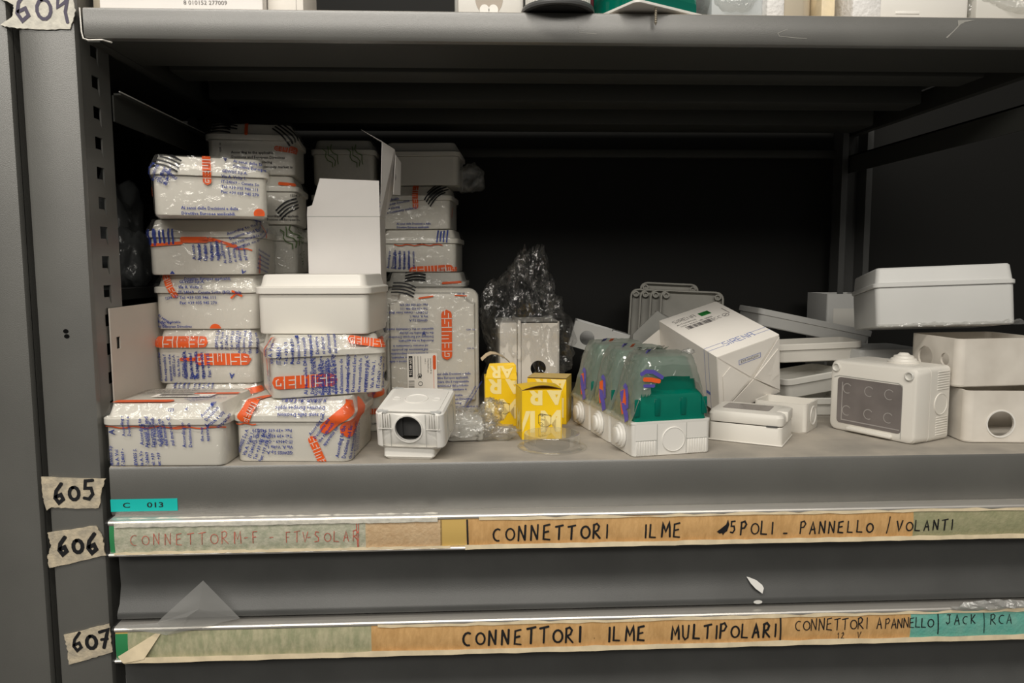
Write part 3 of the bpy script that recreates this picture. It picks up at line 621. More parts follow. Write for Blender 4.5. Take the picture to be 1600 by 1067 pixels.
wrapped_box((.2230, .0720, 0), -4.5, 'film-wrapped box flat on the lower shelf, under the box with the overlapping orange logos', [
    ('T', -.047, .024, 68, .9, 'A:16'), ('T', -.026, .026, 180, .9, 'A:22'), ('P', -.049, h + .004, 68, .75, 1.0), ('L', -.049, .067, 68, .5), ('T', .010, h + .000, 180, 1.0, 'I:24'), ('L', .032, .010, 112, .62), ('T', .040, .040, 52, .9, 'E:13'), ('T', .070, .024, 78, .95, 'E:16'), ('P', .062, .060, 40, .85), ('P', .092, .052, 25, .9, 1.4), ('T', .090, .028, 85, .9, 'E:16'), ('S', -.058, .048, 0, .6, 3)], w=.1405, d=.124, seed=2)
wrapped_box((.2390, .0925, .0770), 21.0, 'film-wrapped box tilted round, with overlapping orange logos and dense blue columns of print', [
    ('L', -.030, .020, 0, .98), ('P', -.006, .0205, 0, .25), ('T', -.014, .028, 90, 1.05, 'I:16'), ('T', -.006, .026, 92, 1.05, 'E:18'), ('T', .006, .026, 90, 1.0, 'I:18'), ('T', .034, .026, 86, .98, 'E:18'), ('T', .062, .026, 85, 1.0, 'A:15'), ('T', -.034, .060, 90, .95, 'E:14'), ('T', -.008, .066, 90, .95, 'I:10'), ('T', -.060, .058, 88, .95, 'A:11'), ('L', .048, .0665, -10, .62), ('T', -.084, .022, 95, .8, 'E:12'), ('P', -.088, .045, 90, .5, 1.2), ('P', -.082, .066, 60, .4, 1.2)], w=.1385, d=.112, seed=3, amp=.0016)
wrapped_box((.0720, .2120, 0), -1, 'film-wrapped box on the shelf floor, bottom of the six-high front stack, mostly hidden', [('T', -.04, .070, 90, .8, 'E'), ('T', -.01, .070, 90, .8, 'I'), ('P', .055, .066, 10, .5)], seed=4)
wrapped_box((.0710, .2160, .0760), -3.5, 'film-wrapped box with orange logos across its middle and over its lid edge', [
    ('L', -.034, .0590, 180, .95), ('L', .022, .0345, 0, 1.0), ('P', -.026, .0345, 0, .3), ('T', -.062, .024, 90, .9, 'E:17'), ('T', -.040, .026, 90, .85, 'a:14'), ('T', -.018, .026, 90, 1.05, 'E:14'), ('T', -.014, .028, 92, 1.05, 'A:13'), ('T', .030, .062, 90, .9, 'A:11'), ('T', .058, .058, 88, .9, 'E:13'), ('V', .034, .011, 170, 1.1), ('V', -.018, .010, 170, 1.2)], seed=5, amp=.0014)
wrapped_box((.0715, .2180, .1520), -3.0, 'film-wrapped box printed with a centred blue address, against the plain white box', [
    ('L', -.050, .064, -62, .55), ('T', .008, .052, 0, .95, 'A'), ('T', .005, .0735, 0, .9, 'i'), ('T', -.046, .045, 10, .8, 's'), ('T', -.060, .012, -35, .9, 'i:10'), ('T', -.056, .007, 0, .8, 'e'), ('O', .012, .000, 0, .0080), ('P', .045, .050, -30, .2), ('P', .040, .047, 40, .15)], seed=6)
wrapped_box((.0680, .2080, .2280), 1.0, 'film-wrapped box with a wavy orange band across its front, fourth from the bottom', [
    ('P', -.045, .042, 4, .55, .45), ('P', -.008, .0475, 0, .48, 1.0), ('P', .030, .044, -17, .5, .45), ('S', .050, .036, -10, .7, 3), ('T', .010, .031, 90, 1.05, 'E:8'), ('T', .006, .033, 94, 1.05, 'I:8'), ('T', .024, .036, 90, .9, 'e:8'), ('T', .044, .028, 98, .9, 'I:9'), ('P', .010, .047, 0, .2, 1.1), ('H', -.066, .051, 0, 1, 4), ('H', -.045, .052, 0, 1, 5), ('V', -.04, .002, 0, 1), ('V', .055, .003, 160, 1), ('T', .082, .060, 20, .9, 'E'), ('P', .106, .062, -70, .3), ('P', .083, .014, 88, .35, .8), ('T', .105, .018, -8, .8, 'I')], seed=7, amp=.0015)
wrapped_box((.0860, .1500, .3040), 18.5, 'topmost film-wrapped box of the front stack, one orange logo end hanging over its lid', [
    ('L', -.005, .0640, 90, .62), ('P', -.005, .0700, 90, .5), ('T', .035, .043, -4, .85, 'A:20'), ('T', .046, .0655, -6, .9, 'i:16'), ('T', -.003, .006, 0, .90, 'i'), ('O', .057, .004, 0, .0068), ('T', -.060, .052, 70, .85, 'E:9'), ('K', -.055, .058, -20), ('V', .018, .0735, 180, .8), ('T', -.052, .046, -40, .85, 'a:6'), ('P', -.073, .030, 90, .16, .8)], w=.1360, d=.114, seed=8, amp=.0013)
# columns behind the front stack
hid = 'film-wrapped box hidden low in a rear column behind the front stacks'
def green_print(t, w, d, h, pts):
    b = MB(); f = fold_map(w, d, h)
    for (u, v, a) in pts:
        ca, sa = math.cos(math.radians(a)), math.sin(math.radians(a))
        for k in range(3):
            b.ribbon([(u + (x * .007 - .012) * ca - (k * .007 + .0035 * math.sin(x * 1.9 + k)) * sa, v + (x * .007 - .012) * sa + (k * .007 + .0035 * math.sin(x * 1.9 + k)) * ca) for x in range(6)], .0016, 0, lambda a_, b_: f(a_, b_, .0006), caps=False)
    b.build('green_lettering', GREENINK, t, smooth=0)
for k in range(3): wrapped_box((.0920, .3640, .076 * k), 6, hid, [], w=.128, d=.140, seed=20 + k, group='hidden wrapped boxes')
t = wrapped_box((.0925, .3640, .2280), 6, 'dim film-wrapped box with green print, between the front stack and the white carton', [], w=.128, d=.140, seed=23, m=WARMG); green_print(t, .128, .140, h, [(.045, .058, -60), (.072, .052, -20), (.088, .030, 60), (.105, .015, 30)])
wrapped_box((.0930, .3640, .3040), 6, 'shaded film-wrapped box with curled black print, directly beneath the highest wrapped box', [('B', .064, .045, 0, .8, 's'), ('K', .058, .018, 30), ('P', .050, .062, -5, .3), ('B', .05, .010, 0, .7, 'e')], w=.128, d=.140, seed=24)
wrapped_box((.0925, .3620, .3800), 6.5, 'highest film-wrapped box, shaded at the top of a rear column, with black curved print', [('P', -.006, .070, 90, .30), ('L', .052, .038, -8, .45), ('K', -.045, .060, 0), ('K', -.035, .066, 0), ('K', .045, .055, -50), ('B', .015, .022, 0, .9, 'E'), ('O', -.035, .018, 0, .0045), ('B', -.045, .040, 90, .6, 's'), ('P', .068, .040, -8, .3)], w=.128, d=.140, h=.0770, seed=25)
for k in range(3): wrapped_box((.1790, .5050, .076 * k), 0, hid, [], seed=30 + k, group='hidden wrapped boxes')
wrapped_box((.1790, .5050, .2280), 0, hid, [], seed=34, group='hidden wrapped boxes')
wrapped_box((.2110, .5050, .3040), 0, hid, [], w=.104, d=.116, seed=35, group='hidden wrapped boxes')
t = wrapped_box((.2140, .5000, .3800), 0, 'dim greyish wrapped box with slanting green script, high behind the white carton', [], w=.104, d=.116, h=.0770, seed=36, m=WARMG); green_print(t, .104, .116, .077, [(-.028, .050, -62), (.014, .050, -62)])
# column behind the flat-standing box
for k in range(2): wrapped_box((.3520, .5150, .076 * k), -4, hid, [], w=.134, seed=40 + k, group='hidden wrapped boxes')
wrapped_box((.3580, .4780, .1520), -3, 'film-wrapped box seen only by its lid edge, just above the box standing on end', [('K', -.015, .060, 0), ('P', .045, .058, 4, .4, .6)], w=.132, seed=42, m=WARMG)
wrapped_box((.3470, .5120, .2280), -5, 'shaded film-wrapped box with an orange logo row cut off at its bottom edge', [('L', .022, .003, 3, 1.0), ('L', .050, .004, 3, .5), ('T', -.050, .022, 84, .95, 'e:12'), ('T', -.026, .022, 90, 1.05, 'I:12'), ('T', -.030, .022, 88, 1.05, 'E:12'), ('H', .045, .063, 0, 1, 4), ('S', .0, .048, 0, .9, 6), ('B', .005, .050, 0, .6, 's')], w=.132, seed=43)
wrapped_box((.3390, .5120, .3040), -5, 'shaded film-wrapped box with a hanging orange logo end, beneath the bare grey box', [('L', .004, .060, 90, .62), ('T', .000, .006, 0, .8, 'i'), ('K', .045, .052, 40), ('K', .05, .060, 30), ('T', -.040, .040, 10, .9, 'E'), ('P', .078, .030, 50, .3), ('P', .004, .068, 90, .4)], w=.128, seed=44)
t = thing('junction_box', (.3520, .5080, .3803), -4, 'bare grey lidded box at the very top of its stack, beside the raised carton flap', 'box'); box_shell(t, .130, .116, .0745, WARMG)
tag(crumple('loose_film', None, (.4450, .50, .375), .020, .02, .026, 12, FILM2, 3, .5), 'loose dim tail of film hanging beside the bare grey box on top of its stack', 'plastic film')
bpy.data.objects['loose_film'].location = (.4330, .5000, .3720)

# big box standing on end
BW, BT, BH = .1420, .070, .197
t = thing('upright_wrapped_box', (.3712, .3240, 0), 5, 'large film-wrapped box standing on end, with a paper product sticker on its face', 'box', GBOX)
b = MB(); b.loft([rr(BW, BH, .012, 0), rr(BW + .002, BH + .002, .012, .002), rr(BW + .002, BH + .002, .012, BT * .55)]); MX = Matrix.Translation((0, BT / 2, BH / 2 + .003)) @ Matrix.Rotation(math.radians(90), 4, 'X')
b.v = [MX @ p for p in b.v]; b.build('base', WARMG, t)
b = MB(); b.loft([rr(BW + .004, BH + .004, .014, BT * .55), rr(BW + .006, BH + .006, .015, BT * .56), rr(BW + .006, BH + .006, .015, BT * .80), rr(BW + .002, BH + .002, .014, BT * .83)]); 
# raised lid field with notched corners
def notched(w, hh, r, z):
    o = []
    for (sx, sy) in ((1, -1), (1, 1), (-1, 1), (-1, -1)):
        c = [(w / 2 - r * (1 - math.cos(a)), hh / 2 - r * (1 - math.sin(a))) for a in ()]
        cx, cy = sx * w / 2, sy * hh / 2
        pts = [(cx, cy - sy * r)] + [(cx - sx * r * math.sin(math.radians(a)), cy - sy * r * math.cos(math.radians(a))) for a in (22, 45, 68)] + [(cx - sx * r, cy)]
        if sx * sy > 0: o += pts
        else: o += pts[::-1]
    return [Vector((x, y, z)) for x, y in o]
b.loft([notched(BW - .004, BH - .004, .017, BT * .82), notched(BW - .010, BH - .010, .017, BT * .985), notched(BW - .014, BH - .014, .017, BT)])
b.v = [MX @ p for p in b.v]; b.build('lid', ABS, t)
b = MB(); ff = lambda u, v, o=0.0: Vector((u, -BT / 2 - .0030 - o, v + .003)); zz = BH
decals(b, [('L', .022, .127, 90, 1.0), ('L', -.048, .020, 90, .6), ('V', -.014, .130, 0, .95), ('T', -.044, .163, 180, .8, 'A'), ('T', -.038, .128, 180, .8, 'E'), ('T', -.038, .098, 180, .8, 'I'), ('T', .028, .052, 0, .82, 'I'), ('T', .030, .020, 0, .82, 'E'), ('T', .060, .135, 0, .6, 's'), ('T', .060, .105, 0, .5, 's'), ('T', .062, .030, 60, .6, 'e'), ('K', -.045, .190, -15), ('T', .045, .192, 0, .5, 's'), ('P', -.010, .187, 8, .3, .5), ('P', .045, .189, -3, .25, .4)], ff)
L = []
for i, (o, yy) in enumerate(((.001, BT / 2 + .001), (.002, .02), (.004, .0), (.0045, -.012), (.0045, -.022), (-.001, -BT / 2 - .0016), (-.02, -BT / 2 - .0022))):
    lp = []
    base = rr(BW + 2 * o, BH + 2 * o, .016, 0, 4)
    for k in range(len(base)):
        p, q = base[k], base[(k + 1) % len(base)]; kk = 9 if (q - p).length > .03 else 1
        for j in range(kk):
            s_ = p.lerp(q, j / kk); nz = noise.noise(Vector((s_.x * 55, s_.y * 55, i * .8)) + Vector((7, 3, 1))) * .0012; r_ = s_.normalized()
            lp.append(Vector((s_.x + r_.x * nz, yy, max(.0012, s_.y + r_.y * nz + BH / 2 + .003))))
    L.append(lp)
b.loft(L, 0); b.build('plastic_wrap', [FILM, ORANGE, BLUE, ABS, BLACK, CARD], t, smooth=60)
b = MB(); fs_ = lambda u, v, o=0.0: Vector((u, -BT / 2 - .0042 - o, v + .003))
b.add([fs_(-.041, .040), fs_(.006, .040), fs_(.006, .098), fs_(-.041, .098)], [[0, 1, 2, 3]], 0)
b.add([fs_(-.0385, .061, .0002), fs_(-.0325, .061, .0002), fs_(-.0325, .0945, .0002), fs_(-.0385, .0945, .0002)], [[0, 1, 2, 3]], 1)
vs, fx = text2d(['GW 44 216'], .0058, res=2, bold=.012); b.add([fs_(-.0355 + y, .078 - x * -1 if False else .078 - x, .0004) for x, y in vs], fx, 0)
for x in (-.029, -.024, -.0195): b.ribbon([(x, .058), (x, .094)], .0007, 1, lambda u, v: fs_(u, v, .0003), caps=False)
vs, fx = text2d(['junction box IP 56', '190x140x70 mm', 'conf. 1'], .0034, res=1); b.add([fs_(-.008 + y, .078 - x, .0004) for x, y in vs], fx, 1)
b.ribbon([(.0005, .052), (.0005, .0945)], .0052, 2, lambda u, v: fs_(u, v, .0003)) if False else b.ribbon([(.0018, .074), (.0018, .0935)], .0048, 2, lambda u, v: fs_(u, v, .0003)); b.ribbon([(.0006, .042), (.0006, .074)], .0006, 2, lambda u, v: fs_(u, v, .0003), caps=False)
for (cu, cv, rr_) in ((-.0215, .063, .003), (-.0205, .050, .0032)): b.ribbon(circ(cu, cv, rr_, 14) + [(cu + rr_, cv)], .0008, 1, lambda u, v: fs_(u, v, .0003))
b.add([fs_(-.0235, .0595, .0003), fs_(-.0195, .0595, .0003), fs_(-.0215, .0655, .0003)], [[0, 1, 2]], 1)
R = random.Random(5); v = .041
while v < .055: b.ribbon([(-.039, v), (-.030, v)], R.choice((.0004, .0009)), 1, lambda u, w_: fs_(u, w_, .0003), caps=False); v += .0017
b.build('product_sticker', [CARD, BLACK, ORANGE], t, smooth=0)

# small wrapped boxes under the white carton
for k, lb in ((0, 'film-wrapped box on the shelf floor, a sliver showing beside the tilted white housing'), (1, 'film-wrapped box holding up the tall white carton')):
    wrapped_box((.2330, .2270 + .001 * k, .076 * k), 0, lb, [('P', .062, .055, 15, .4, 1.4), ('L', .058, .030, 0, .5), ('T', .050, .058, 70, .9, 'E'), ('B', .064, .012, 0, .6, 's')], w=.1390, d=.100, seed=50 + k)

# ------------------------------------------------------------------ plain boxes, plate, cartons
t = thing('junction_box', (.2420, .1110, .1530), -6.5, 'plain glossy white lidded box without film, resting on the tilted wrapped box', 'box')
box_shell(t, .1425, .106, .0760, ABS, r=.009, top_in=.0060, rim=.0040)
b = MB(); b.box(-.0485, -.0465, -.0532, -.05, .0002, .0016); b.build('moulding_tab', BLKPL, t) if False else None

t = thing('flat_plate', (-.0062, .037, 0), 0, 'thin beige plate with one small slot, standing on edge between post and wrapped boxes', 'plate')
vs, fs = plate([(0, .0), (.24, .0), (.24, .1900), (0, .1885)], [[(.014, .137), (.024, .137), (.024, .152), (.014, .152)]], .0015)
MB().add([Vector((v.z, v.x, v.y)) for v in vs], fs).build('panel', PLATE, t, smooth=0)

t = thing('tall_carton', (.2540, .2350, .1525), 1.5, 'tall blank white carton with its top flaps open, behind the plain lidded box', 'carton')
w, d, hh = .1030, .084, .1580
b = MB(); b.box(-w / 2, w / 2, -d / 2, d / 2, 0, hh, b=.0008)
b.build('body', CARDW, t, smooth=20)
b = MB(); tk = .0006
def sheet(b, pts, n, mi=0, th=.0006):
    n = Vector(n).normalized() * th; P = [Vector(p) for p in pts]; k = len(P)
    b.add(P + [p + n for p in P], [list(range(k))[::-1], list(range(k, 2 * k))] + [[i, (i + 1) % k, k + (i + 1) % k, k + i] for i in range(k)], mi)
sheet(b, [(-w / 2, -d / 2, hh - .001), (w / 2, -d / 2, hh - .001), (w / 2, -d / 2 - .002, hh + .0495), (-w / 2 + .020, -d / 2 - .002, hh + .0525), (-w / 2 + .008, -d / 2 - .001, hh + .015), (-w / 2 + .001, -d / 2, hh + .0125)], (0, 1, 0)); b.build('front_flap', CARDW, t, smooth=0)
b = MB(); sheet(b, [(w / 2, -d / 2 + .004, hh), (w / 2, d / 2 - .004, hh), (w / 2 + .020, d / 2 - .004, hh + .070), (w / 2 + .019, d / 2 - .04, hh + .100), (w / 2 + .004, -d / 2 + .010, hh + .106)], (1, 0, 0))
sheet(b, [(w / 2 + .004, -d / 2 + .010, hh + .106), (w / 2 + .019, d / 2 - .04, hh + .100), (w / 2 - .008, d / 2 - .03, hh + .116), (w / 2 - .026, -d / 2 + .020, hh + .124)], (0, 0, 1))
sheet(b, [(w / 2 + .0205, d / 2 - .042, hh + .092), (w / 2 + .026, d / 2 - .010, hh + .085), (w / 2 + .024, d / 2 - .010, hh + .036), (w / 2 + .016, d / 2 - .042, hh + .034)], (1, 0, 0)); b.build('side_flap', CARDW, t, smooth=0)
b = MB()
for zz in (.028, .0395): b.box(-w / 2, w / 2, -d / 2 - .0003, -d / 2, zz, zz + .0005)
b.box(-w / 2, w / 2, -d / 2 - .0003, -d / 2 - .0, hh - .0012, hh - .0006); b.build('fold_line', GREYD, t, smooth=0)
b = MB()
for i in range(5): b.box(w / 2 + .0200, w / 2 + .0206 + .004 * 0, .0 + i * .004, .0024 + i * .004, hh + .055 + i * .003, hh + .060 + i * .004)
b.build('printed_mark', GREYINK, t, smooth=0)

# ------------------------------------------------------------------ tilted white housing on a small frame
t = thing('socket_housing', (.3680, .0500, .0230), (11.0, .5, -9), 'small ribbed white housing with a big round hole, tilted on a small frame', 'housing')
w, d, hh = .0860, .0880, .0480
def housing(t, w, d, hh, r, m, ribs_low=False, hole=None, name='body', knock=None, split=.58):
    b = MB()
    if hole is None:
        b.loft([rr(w - .006, d - .006, r - .002, 0), rr(w - .002, d - .002, r, .001), rr(w, d, r, .003), rr(w, d, r, hh - .004), rr(w - .002, d - .002, r, hh - .0012), rr(w - .006, d - .006, r, hh)])
    else:
        hx, hz, hr = hole                                                  # shell with a real opening in its front wall
        L = [rr(w - .006, d - .006, r - .002, 0), rr(w, d, r, .003), rr(w, d, r, hh - .003), rr(w - .004, d - .004, r, hh)]
        n = len(L[0]); b.loft(L, caps=(True, True))
        # take out the front wall and put a pierced plate there
        b.f, b.m = zip(*[(f, m_) for f, m_ in zip(b.f, b.m) if not (len(f) == 4 and all(b.v[i].y < -d / 2 + .0022 for i in f) and max(abs(b.v[i].x) for i in f) < w / 2 - r + .0005)]); b.f, b.m = list(b.f), list(b.m)
        vs, fs = plate([(-w / 2 + r * .30, .0012), (w / 2 - r * .30, .0012), (w / 2 - r * .30, hh - .0008), (-w / 2 + r * .30, hh - .0008)], [circ(hx, hz, hr, 40)], .0022)
        b.add([Vector((v.x, -d / 2 + .0011 - v.z + (.010 * max(0, (abs(v.x) - (w / 2 - r)) / r) ** 2), v.y)) for v in vs], fs, 0)
    return b
b = housing(t, w, d, hh, .009, WHT, hole=(-.0010, .0268, .0166)); body = b.build('body', WHT, t)
b = MB()
L = [[Vector((-.0010 + rr_ * math.cos(a * math.pi / 20), yy, .0268 + rr_ * math.sin(a * math.pi / 20))) for a in range(40)] for rr_, yy in ((.0166, -d / 2 + .004), (.0166, -d / 2 - .0012), (.0180, -d / 2 - .0012), (.0180, -d / 2 + .001))]
b.loft(L, caps=(False, False)); b.build('hole_rim', WHT, t)
b = MB()
for sx in (-1, 1):
    b = MB()
    for i in range(6):
        x = sx * (.0245 + i * .0030) - .0; b.box(x - .0009, x + .0009, -d / 2 - .0007, -d / 2 + .001, .0275, .0455, b=.0004) if abs(x) < w / 2 - .005 else None
    x0, x1 = sorted((sx * .021, sx * (w / 2 - .004))); b.box(x0, x1, -d / 2 - .0009, -d / 2, .0262, .0272); b.build('grip_rib', WHT, t)
b = MB(); b.box(.0205, .0211, -d / 2 - .0004, -d / 2, .003, .046); b.box(-.0236, -.0230, -d / 2 - .0004, -d / 2, .003, .046); b.box(w / 2, w / 2 + .0004, -.020, -.0194, .003, .046); b.box(w / 2, w / 2 + .0004, .018, .0186, .003, .046)
b.ribbon([(.004 + .017 * math.cos(a * .1571) - .004, .024 + .017 * math.sin(a * .1571)) for a in range(41)], .0006, 0, lambda u, v: Vector((w / 2 + .0005, u, v)), caps=False); b.build('seam', GREYD, t, smooth=0)
b = MB(); b.loft([rr(w - .014, d - .014, .006, hh - .0005), rr(w - .014, d - .014, .006, hh + .0008), rr(w - .016, d - .016, .006, hh + .0012)])
b.lathe([(.0150, hh + .001), (.0150, hh + .0020), (.0143, hh + .0022), (.0136, hh + .0014), (.0001, hh + .0015)], 36); 
for x in (-.026, .026): b.lathe([(.0052, hh + .001), (.0052, hh + .0017), (.0046, hh + .0018), (.0042, hh + .0013), (.0001, hh + .0013)], 20, M=Matrix.Translation((x, .0, 0)))
b.build('lid', WHT, t)
b = MB()
for sx in (-1, 1):
    for sy in (-1, 1): b.loft([rr(.0135, .0065, .003, hh - .002, cx=sx * (w / 2 - .010), cy=sy * (d / 2 - .0052)), rr(.0135, .0065, .003, hh + .0004, cx=sx * (w / 2 - .010), cy=sy * (d / 2 - .0052))])
b.build('screw_recess', GREYP, t)
b = MB(); b.box(-.040, .040, -.026, -.025, .010, .0465); b.box(-.040, -.012, -.030, -.026, .010, .046); b.build('hole_shade_plate', BLKPL, t)  # dark plate added so the inside of the hole looks shaded
t = thing('mounting_frame', (.3640, .0480, 0), -8, 'small white tapered frame lying under the tilted ribbed housing', 'frame')
b = MB(); b.loft([rr(.056, .066, .004, 0), rr(.064, .072, .004, .004), rr(.064, .072, .004, .0165), rr(.060, .068, .004, .0175)]); b.build('frame_body', WHT, t)
b = MB(); b.box(-.029, .029, -.0365, -.0345, .0035, .0045); b.build('frame_lip', WHT, t)

# crumpled plastic package behind it
t = thing('wrapped_package', (.4280, .1330, 0), 4, 'small white box in loose crumpled clear plastic, between the ribbed housing and the yellow cartons', 'package')
b = MB(); b.box(-.026, .022, -.030, .030, .001, .030, b=.003); b.build('inner_box', WARMG, t)
b = MB(); b.box(-.026, -.012, -.0308, -.0302, .008, .026); b.build('barcode_sticker', CARD, t, smooth=0)
crumple('plastic_wrap', t, (0, 0, 0.0005), .034, .036, .0195, 17, FILM2, 5, .30, 2.0)
crumple('film_tail', t, (.040, -.022, 0.0005), .024, .012, .010, 19, FILM2, 4, .55, 2.2)
crumple('film_frill', t, (.036, .004, 0.018), .012, .012, .017, 23, FILM2, 4, .55, 2.2)

# ------------------------------------------------------------------ yellow cartons
def yellow_face(b, w, hh, yf, seed):
    g = lambda u, v, o=0.0: Vector((u, yf - .0003 - o, v))
    vs, fs = text2d(['VIMAR'], 1, res=3, bold=.03)
    def big(ch, cx, cy, s):
        v2, f2 = text2d([ch], s, res=4, bold=.035)
        # clip to the face
        b.add([g(max(-w / 2 + .0004, min(w / 2 - .0004, cx + x)), max(.0005, min(hh - .0004, cy + y))) for x, y in v2], f2, 1)
    big('I', -.0135, hh * .37, .040); big('M', .0120, hh * .37, .040); big('V', -.0300, hh * .37, .040)
    big('A', .0200, hh * .37 + .036, -.036); big('R', -.0110, hh * .37 + .036, -.036); big('M', -.02, -.010, .030)
    k = .0075; cx, cy = .003, hh * .40
    for p in ([(-1.1, .95), (-1.1, -.55), (-.65, -1.15), (.35, -1.35), (1.2, -.95), (1.25, .75), (.35, .95), (-.7, 1.2), (-1.1, .95)], [(.1, 1.1), (.1, -1.3)], [(-1.1, .8), (-.45, 1.0), (-.1, .7)], [(-1.1, -.5), (-.5, -.5), (-.1, -.9)], [(-.9, 1.05), (1.2, .8)]):
        b.ribbon([(cx + x * k, cy + y * k) for x, y in p], .00042, 2, lambda u, v: g(u, v, .0003), caps=False)
    for x, y in ((-.45, .75), (-.5, .1), (-.15, .0), (-.45, -.95)): b.ribbon([(cx + (x + .13 * math.cos(a)) * k, cy + (y + .13 * math.sin(a)) * k) for a in [i * .7 for i in range(10)]], .00035, 2, lambda u, v: g(u, v, .0003), caps=False)
def yellow_carton(loc, rz, label, w, d, hh, bow=True, curl=False):
    t = thing('yellow_carton', loc, rz, label, 'carton', 'small yellow cartons')
    b = MB(); b.box(-w / 2, w / 2, -d / 2, d / 2, .0002, hh, b=.0006)
    yellow_face(b, w, hh, -d / 2, 1)
    v2, f2 = text2d(['M'], .036, res=3, bold=.03)
    for sx in (-1, 1):
        b.add([Vector((sx * (w / 2 + .0003), max(-d / 2 + .001, min(d / 2 - .001, x)), max(.001, hh * .36 + y))) for x, y in v2], f2, 1)
    b.build('body', [YEL, YELP, BLACK], t, smooth=20)
    b = MB(); n = 12; vs = []
    for i in range(n + 1):
        u = i / n; x = -w / 2 + w * u; z = hh + .0008 + (.0060 * math.sin(u * math.pi) if bow else .0008)
        for (yy, dz) in ((-d / 2 - .0006, 0), (-d / 4, .001 if bow else 0), (d / 4, .0006 if bow else 0), (d / 2, -.0004)): vs.append(Vector((x, yy, z * 1 + dz - (0 if yy < 0 else (z - hh - .0008) * .6))))
    b.add(vs, [[4 * i + j, 4 * i + j + 1, 4 * i + 5 + j, 4 * i + 4 + j] for i in range(n) for j in range(3)], 0)
    vs2 = [p - Vector((0, 0, .0007)) for p in vs]; b.add(vs2, [[4 * i + j, 4 * i + 4 + j, 4 * i + 5 + j, 4 * i + 1 + j] for i in range(n) for j in range(3)], 1)
    if not curl: b.build('top_flap', [YELIN if not bow else YEL, CARDIN], t, smooth=40)
    return t
yellow_carton((.5300, .1390, 0), 6, 'frontmost yellow carton, its lid bowed up, behind the clear plastic cover', .0560, .0560, .0690)
yellow_carton((.5560, .2420, 0), -15, 'yellow carton set back between the front yellow one and the pierced grey box', .0600, .0560, .0690, bow=False)
t = yellow_carton((.4790, .2260, 0), 1, 'yellow carton with a long opened flap curling over its top', .0475, .052, .0720, curl=True)
w, d, hh = .0475, .052, .0720
b = MB(); sheet(b, [(-w / 2, -d / 2, hh - .001), (w / 2, -d / 2, hh - .001), (w / 2 - .0015, -d / 2 + .002, hh + .0200), (w / 2 - .005, -d / 2 + .004, hh + .0235), (-w / 2 + .007, -d / 2 + .004, hh + .0225), (-w / 2 + .003, -d / 2 + .002, hh + .012), (-w / 2 + .001, -d / 2, hh + .002)], (0, 1, 0))
v2, f2 = text2d(['AR'], -.026, res=3, bold=.035); b.add([Vector((max(-.019, min(.021, x + .001)), -d / 2 - .0006 + .18 * max(0, min(.018, y + .010)), hh + max(.001, min(.0190, y + .010)))) for x, y in v2], f2, 1); b.build('front_flap', [YEL, YELP], t, smooth=0)
b = MB(); vs = []; path = [(.0235, .001), (.0245, .006), (.0225, .012), (.0150, .022), (.006, .030), (-.005, .0355), (-.013, .0365), (-.020, .0335), (-.0275, .0265)]
for (x, z) in path: vs += [Vector((x, -.020, hh + z)), Vector((x - .002, -.002, hh + z + .002))]
vs += [p + Vector((0, .0002, -.0006)) for p in vs]; m_ = len(path)
b.add(vs, [[2 * i, 2 * i + 1, 2 * i + 3, 2 * i + 2] for i in range(m_ - 1)], 0); b.add(vs[2 * m_:], [[2 * i, 2 * i + 2, 2 * i + 3, 2 * i + 1] for i in range(m_ - 1)], 1)
b.build('curled_flap', [CARDIN, CARDIN], t, smooth=60)

# clear flanged cover lying in front
t = thing('clear_cover', (.5420, .0650, 0), 0, 'round clear plastic cover with a wide flange, lying in front of the yellow cartons', 'cover')
MB().lathe([(.0365, .0195), (.0001, .0198)], 48).build('top_disc', CLEARP, t)
MB().lathe([(.0455, .0006), (.0458, .0016), (.0452, .0022), (.0385, .0024), (.0372, .0032), (.0369, .0185), (.0362, .0197), (.0340, .0199)], 56).build('wall_ring', CLEARP, t)

# ------------------------------------------------------------------ pierced grey box and its bag
t = thing('pierced_box', (.5300, .3830, 0), 2, 'grey box standing on its side with a black round hole, inside a clear bag', 'box')
w, d, hh = .0980, .116, .1470
b = MB(); xs = -w / 2 + .034
vs, fs = plate([(xs, .002), (w / 2 - .004, .002), (w / 2 - .004, hh - .002), (xs, hh - .002)], [circ(.0130, .0700, .0128, 32)], .002); b.add([Vector((v.x, -d / 2 + .001 - v.z, v.y)) for v in vs], fs)
b.loft([[Vector((x, y, z)) for (x, y) in ((xs, -d / 2 + .002), (xs, d / 2), (w / 2 - .004, d / 2), (w / 2 - .001, d / 2 - .002), (w / 2, d / 2 - .006), (w / 2, -d / 2 + .006), (w / 2 - .001, -d / 2 + .002), (w / 2 - .004, -d / 2))] for z in (.0, .004, hh - .003, hh)], caps=(True, True), closed=False); b.build('body', WARMH, t)
b = MB(); b.box(-w / 2 - .002, xs - .0065, -d / 2, d / 2, .0, hh, b=.004); b.build('lid', WARMH, t)
b = MB(); b.box(xs - .0062, xs - .0005, -d / 2 - .003, d / 2 + .003, -.0 + .0005, hh + .003, b=.0018); b.build('rim', WARMH, t)
b = MB(); b.box(-.012, .036, -d / 2 + .004, -d / 2 + .006, .04, .10); b.build('hole_shade_plate', HOLE, t, smooth=0)  # black plate standing in for the shade behind the round hole
bag = crumple('clear_bag', None, (.5250, .3950, .0005), .060, .066, .1260, 31, BAG, 6, .42, 1.6)
tag(bag, 'large thin clear plastic bag puffed up around the pierced grey box', 'bag')
for v in bag.data.vertices:                                               # narrow neck above the box
    k = max(0, v.co.z - .14) / .12; v.co.x *= 1 - .38 * k; v.co.x += .010 * k; v.co.y *= 1 - .3 * k

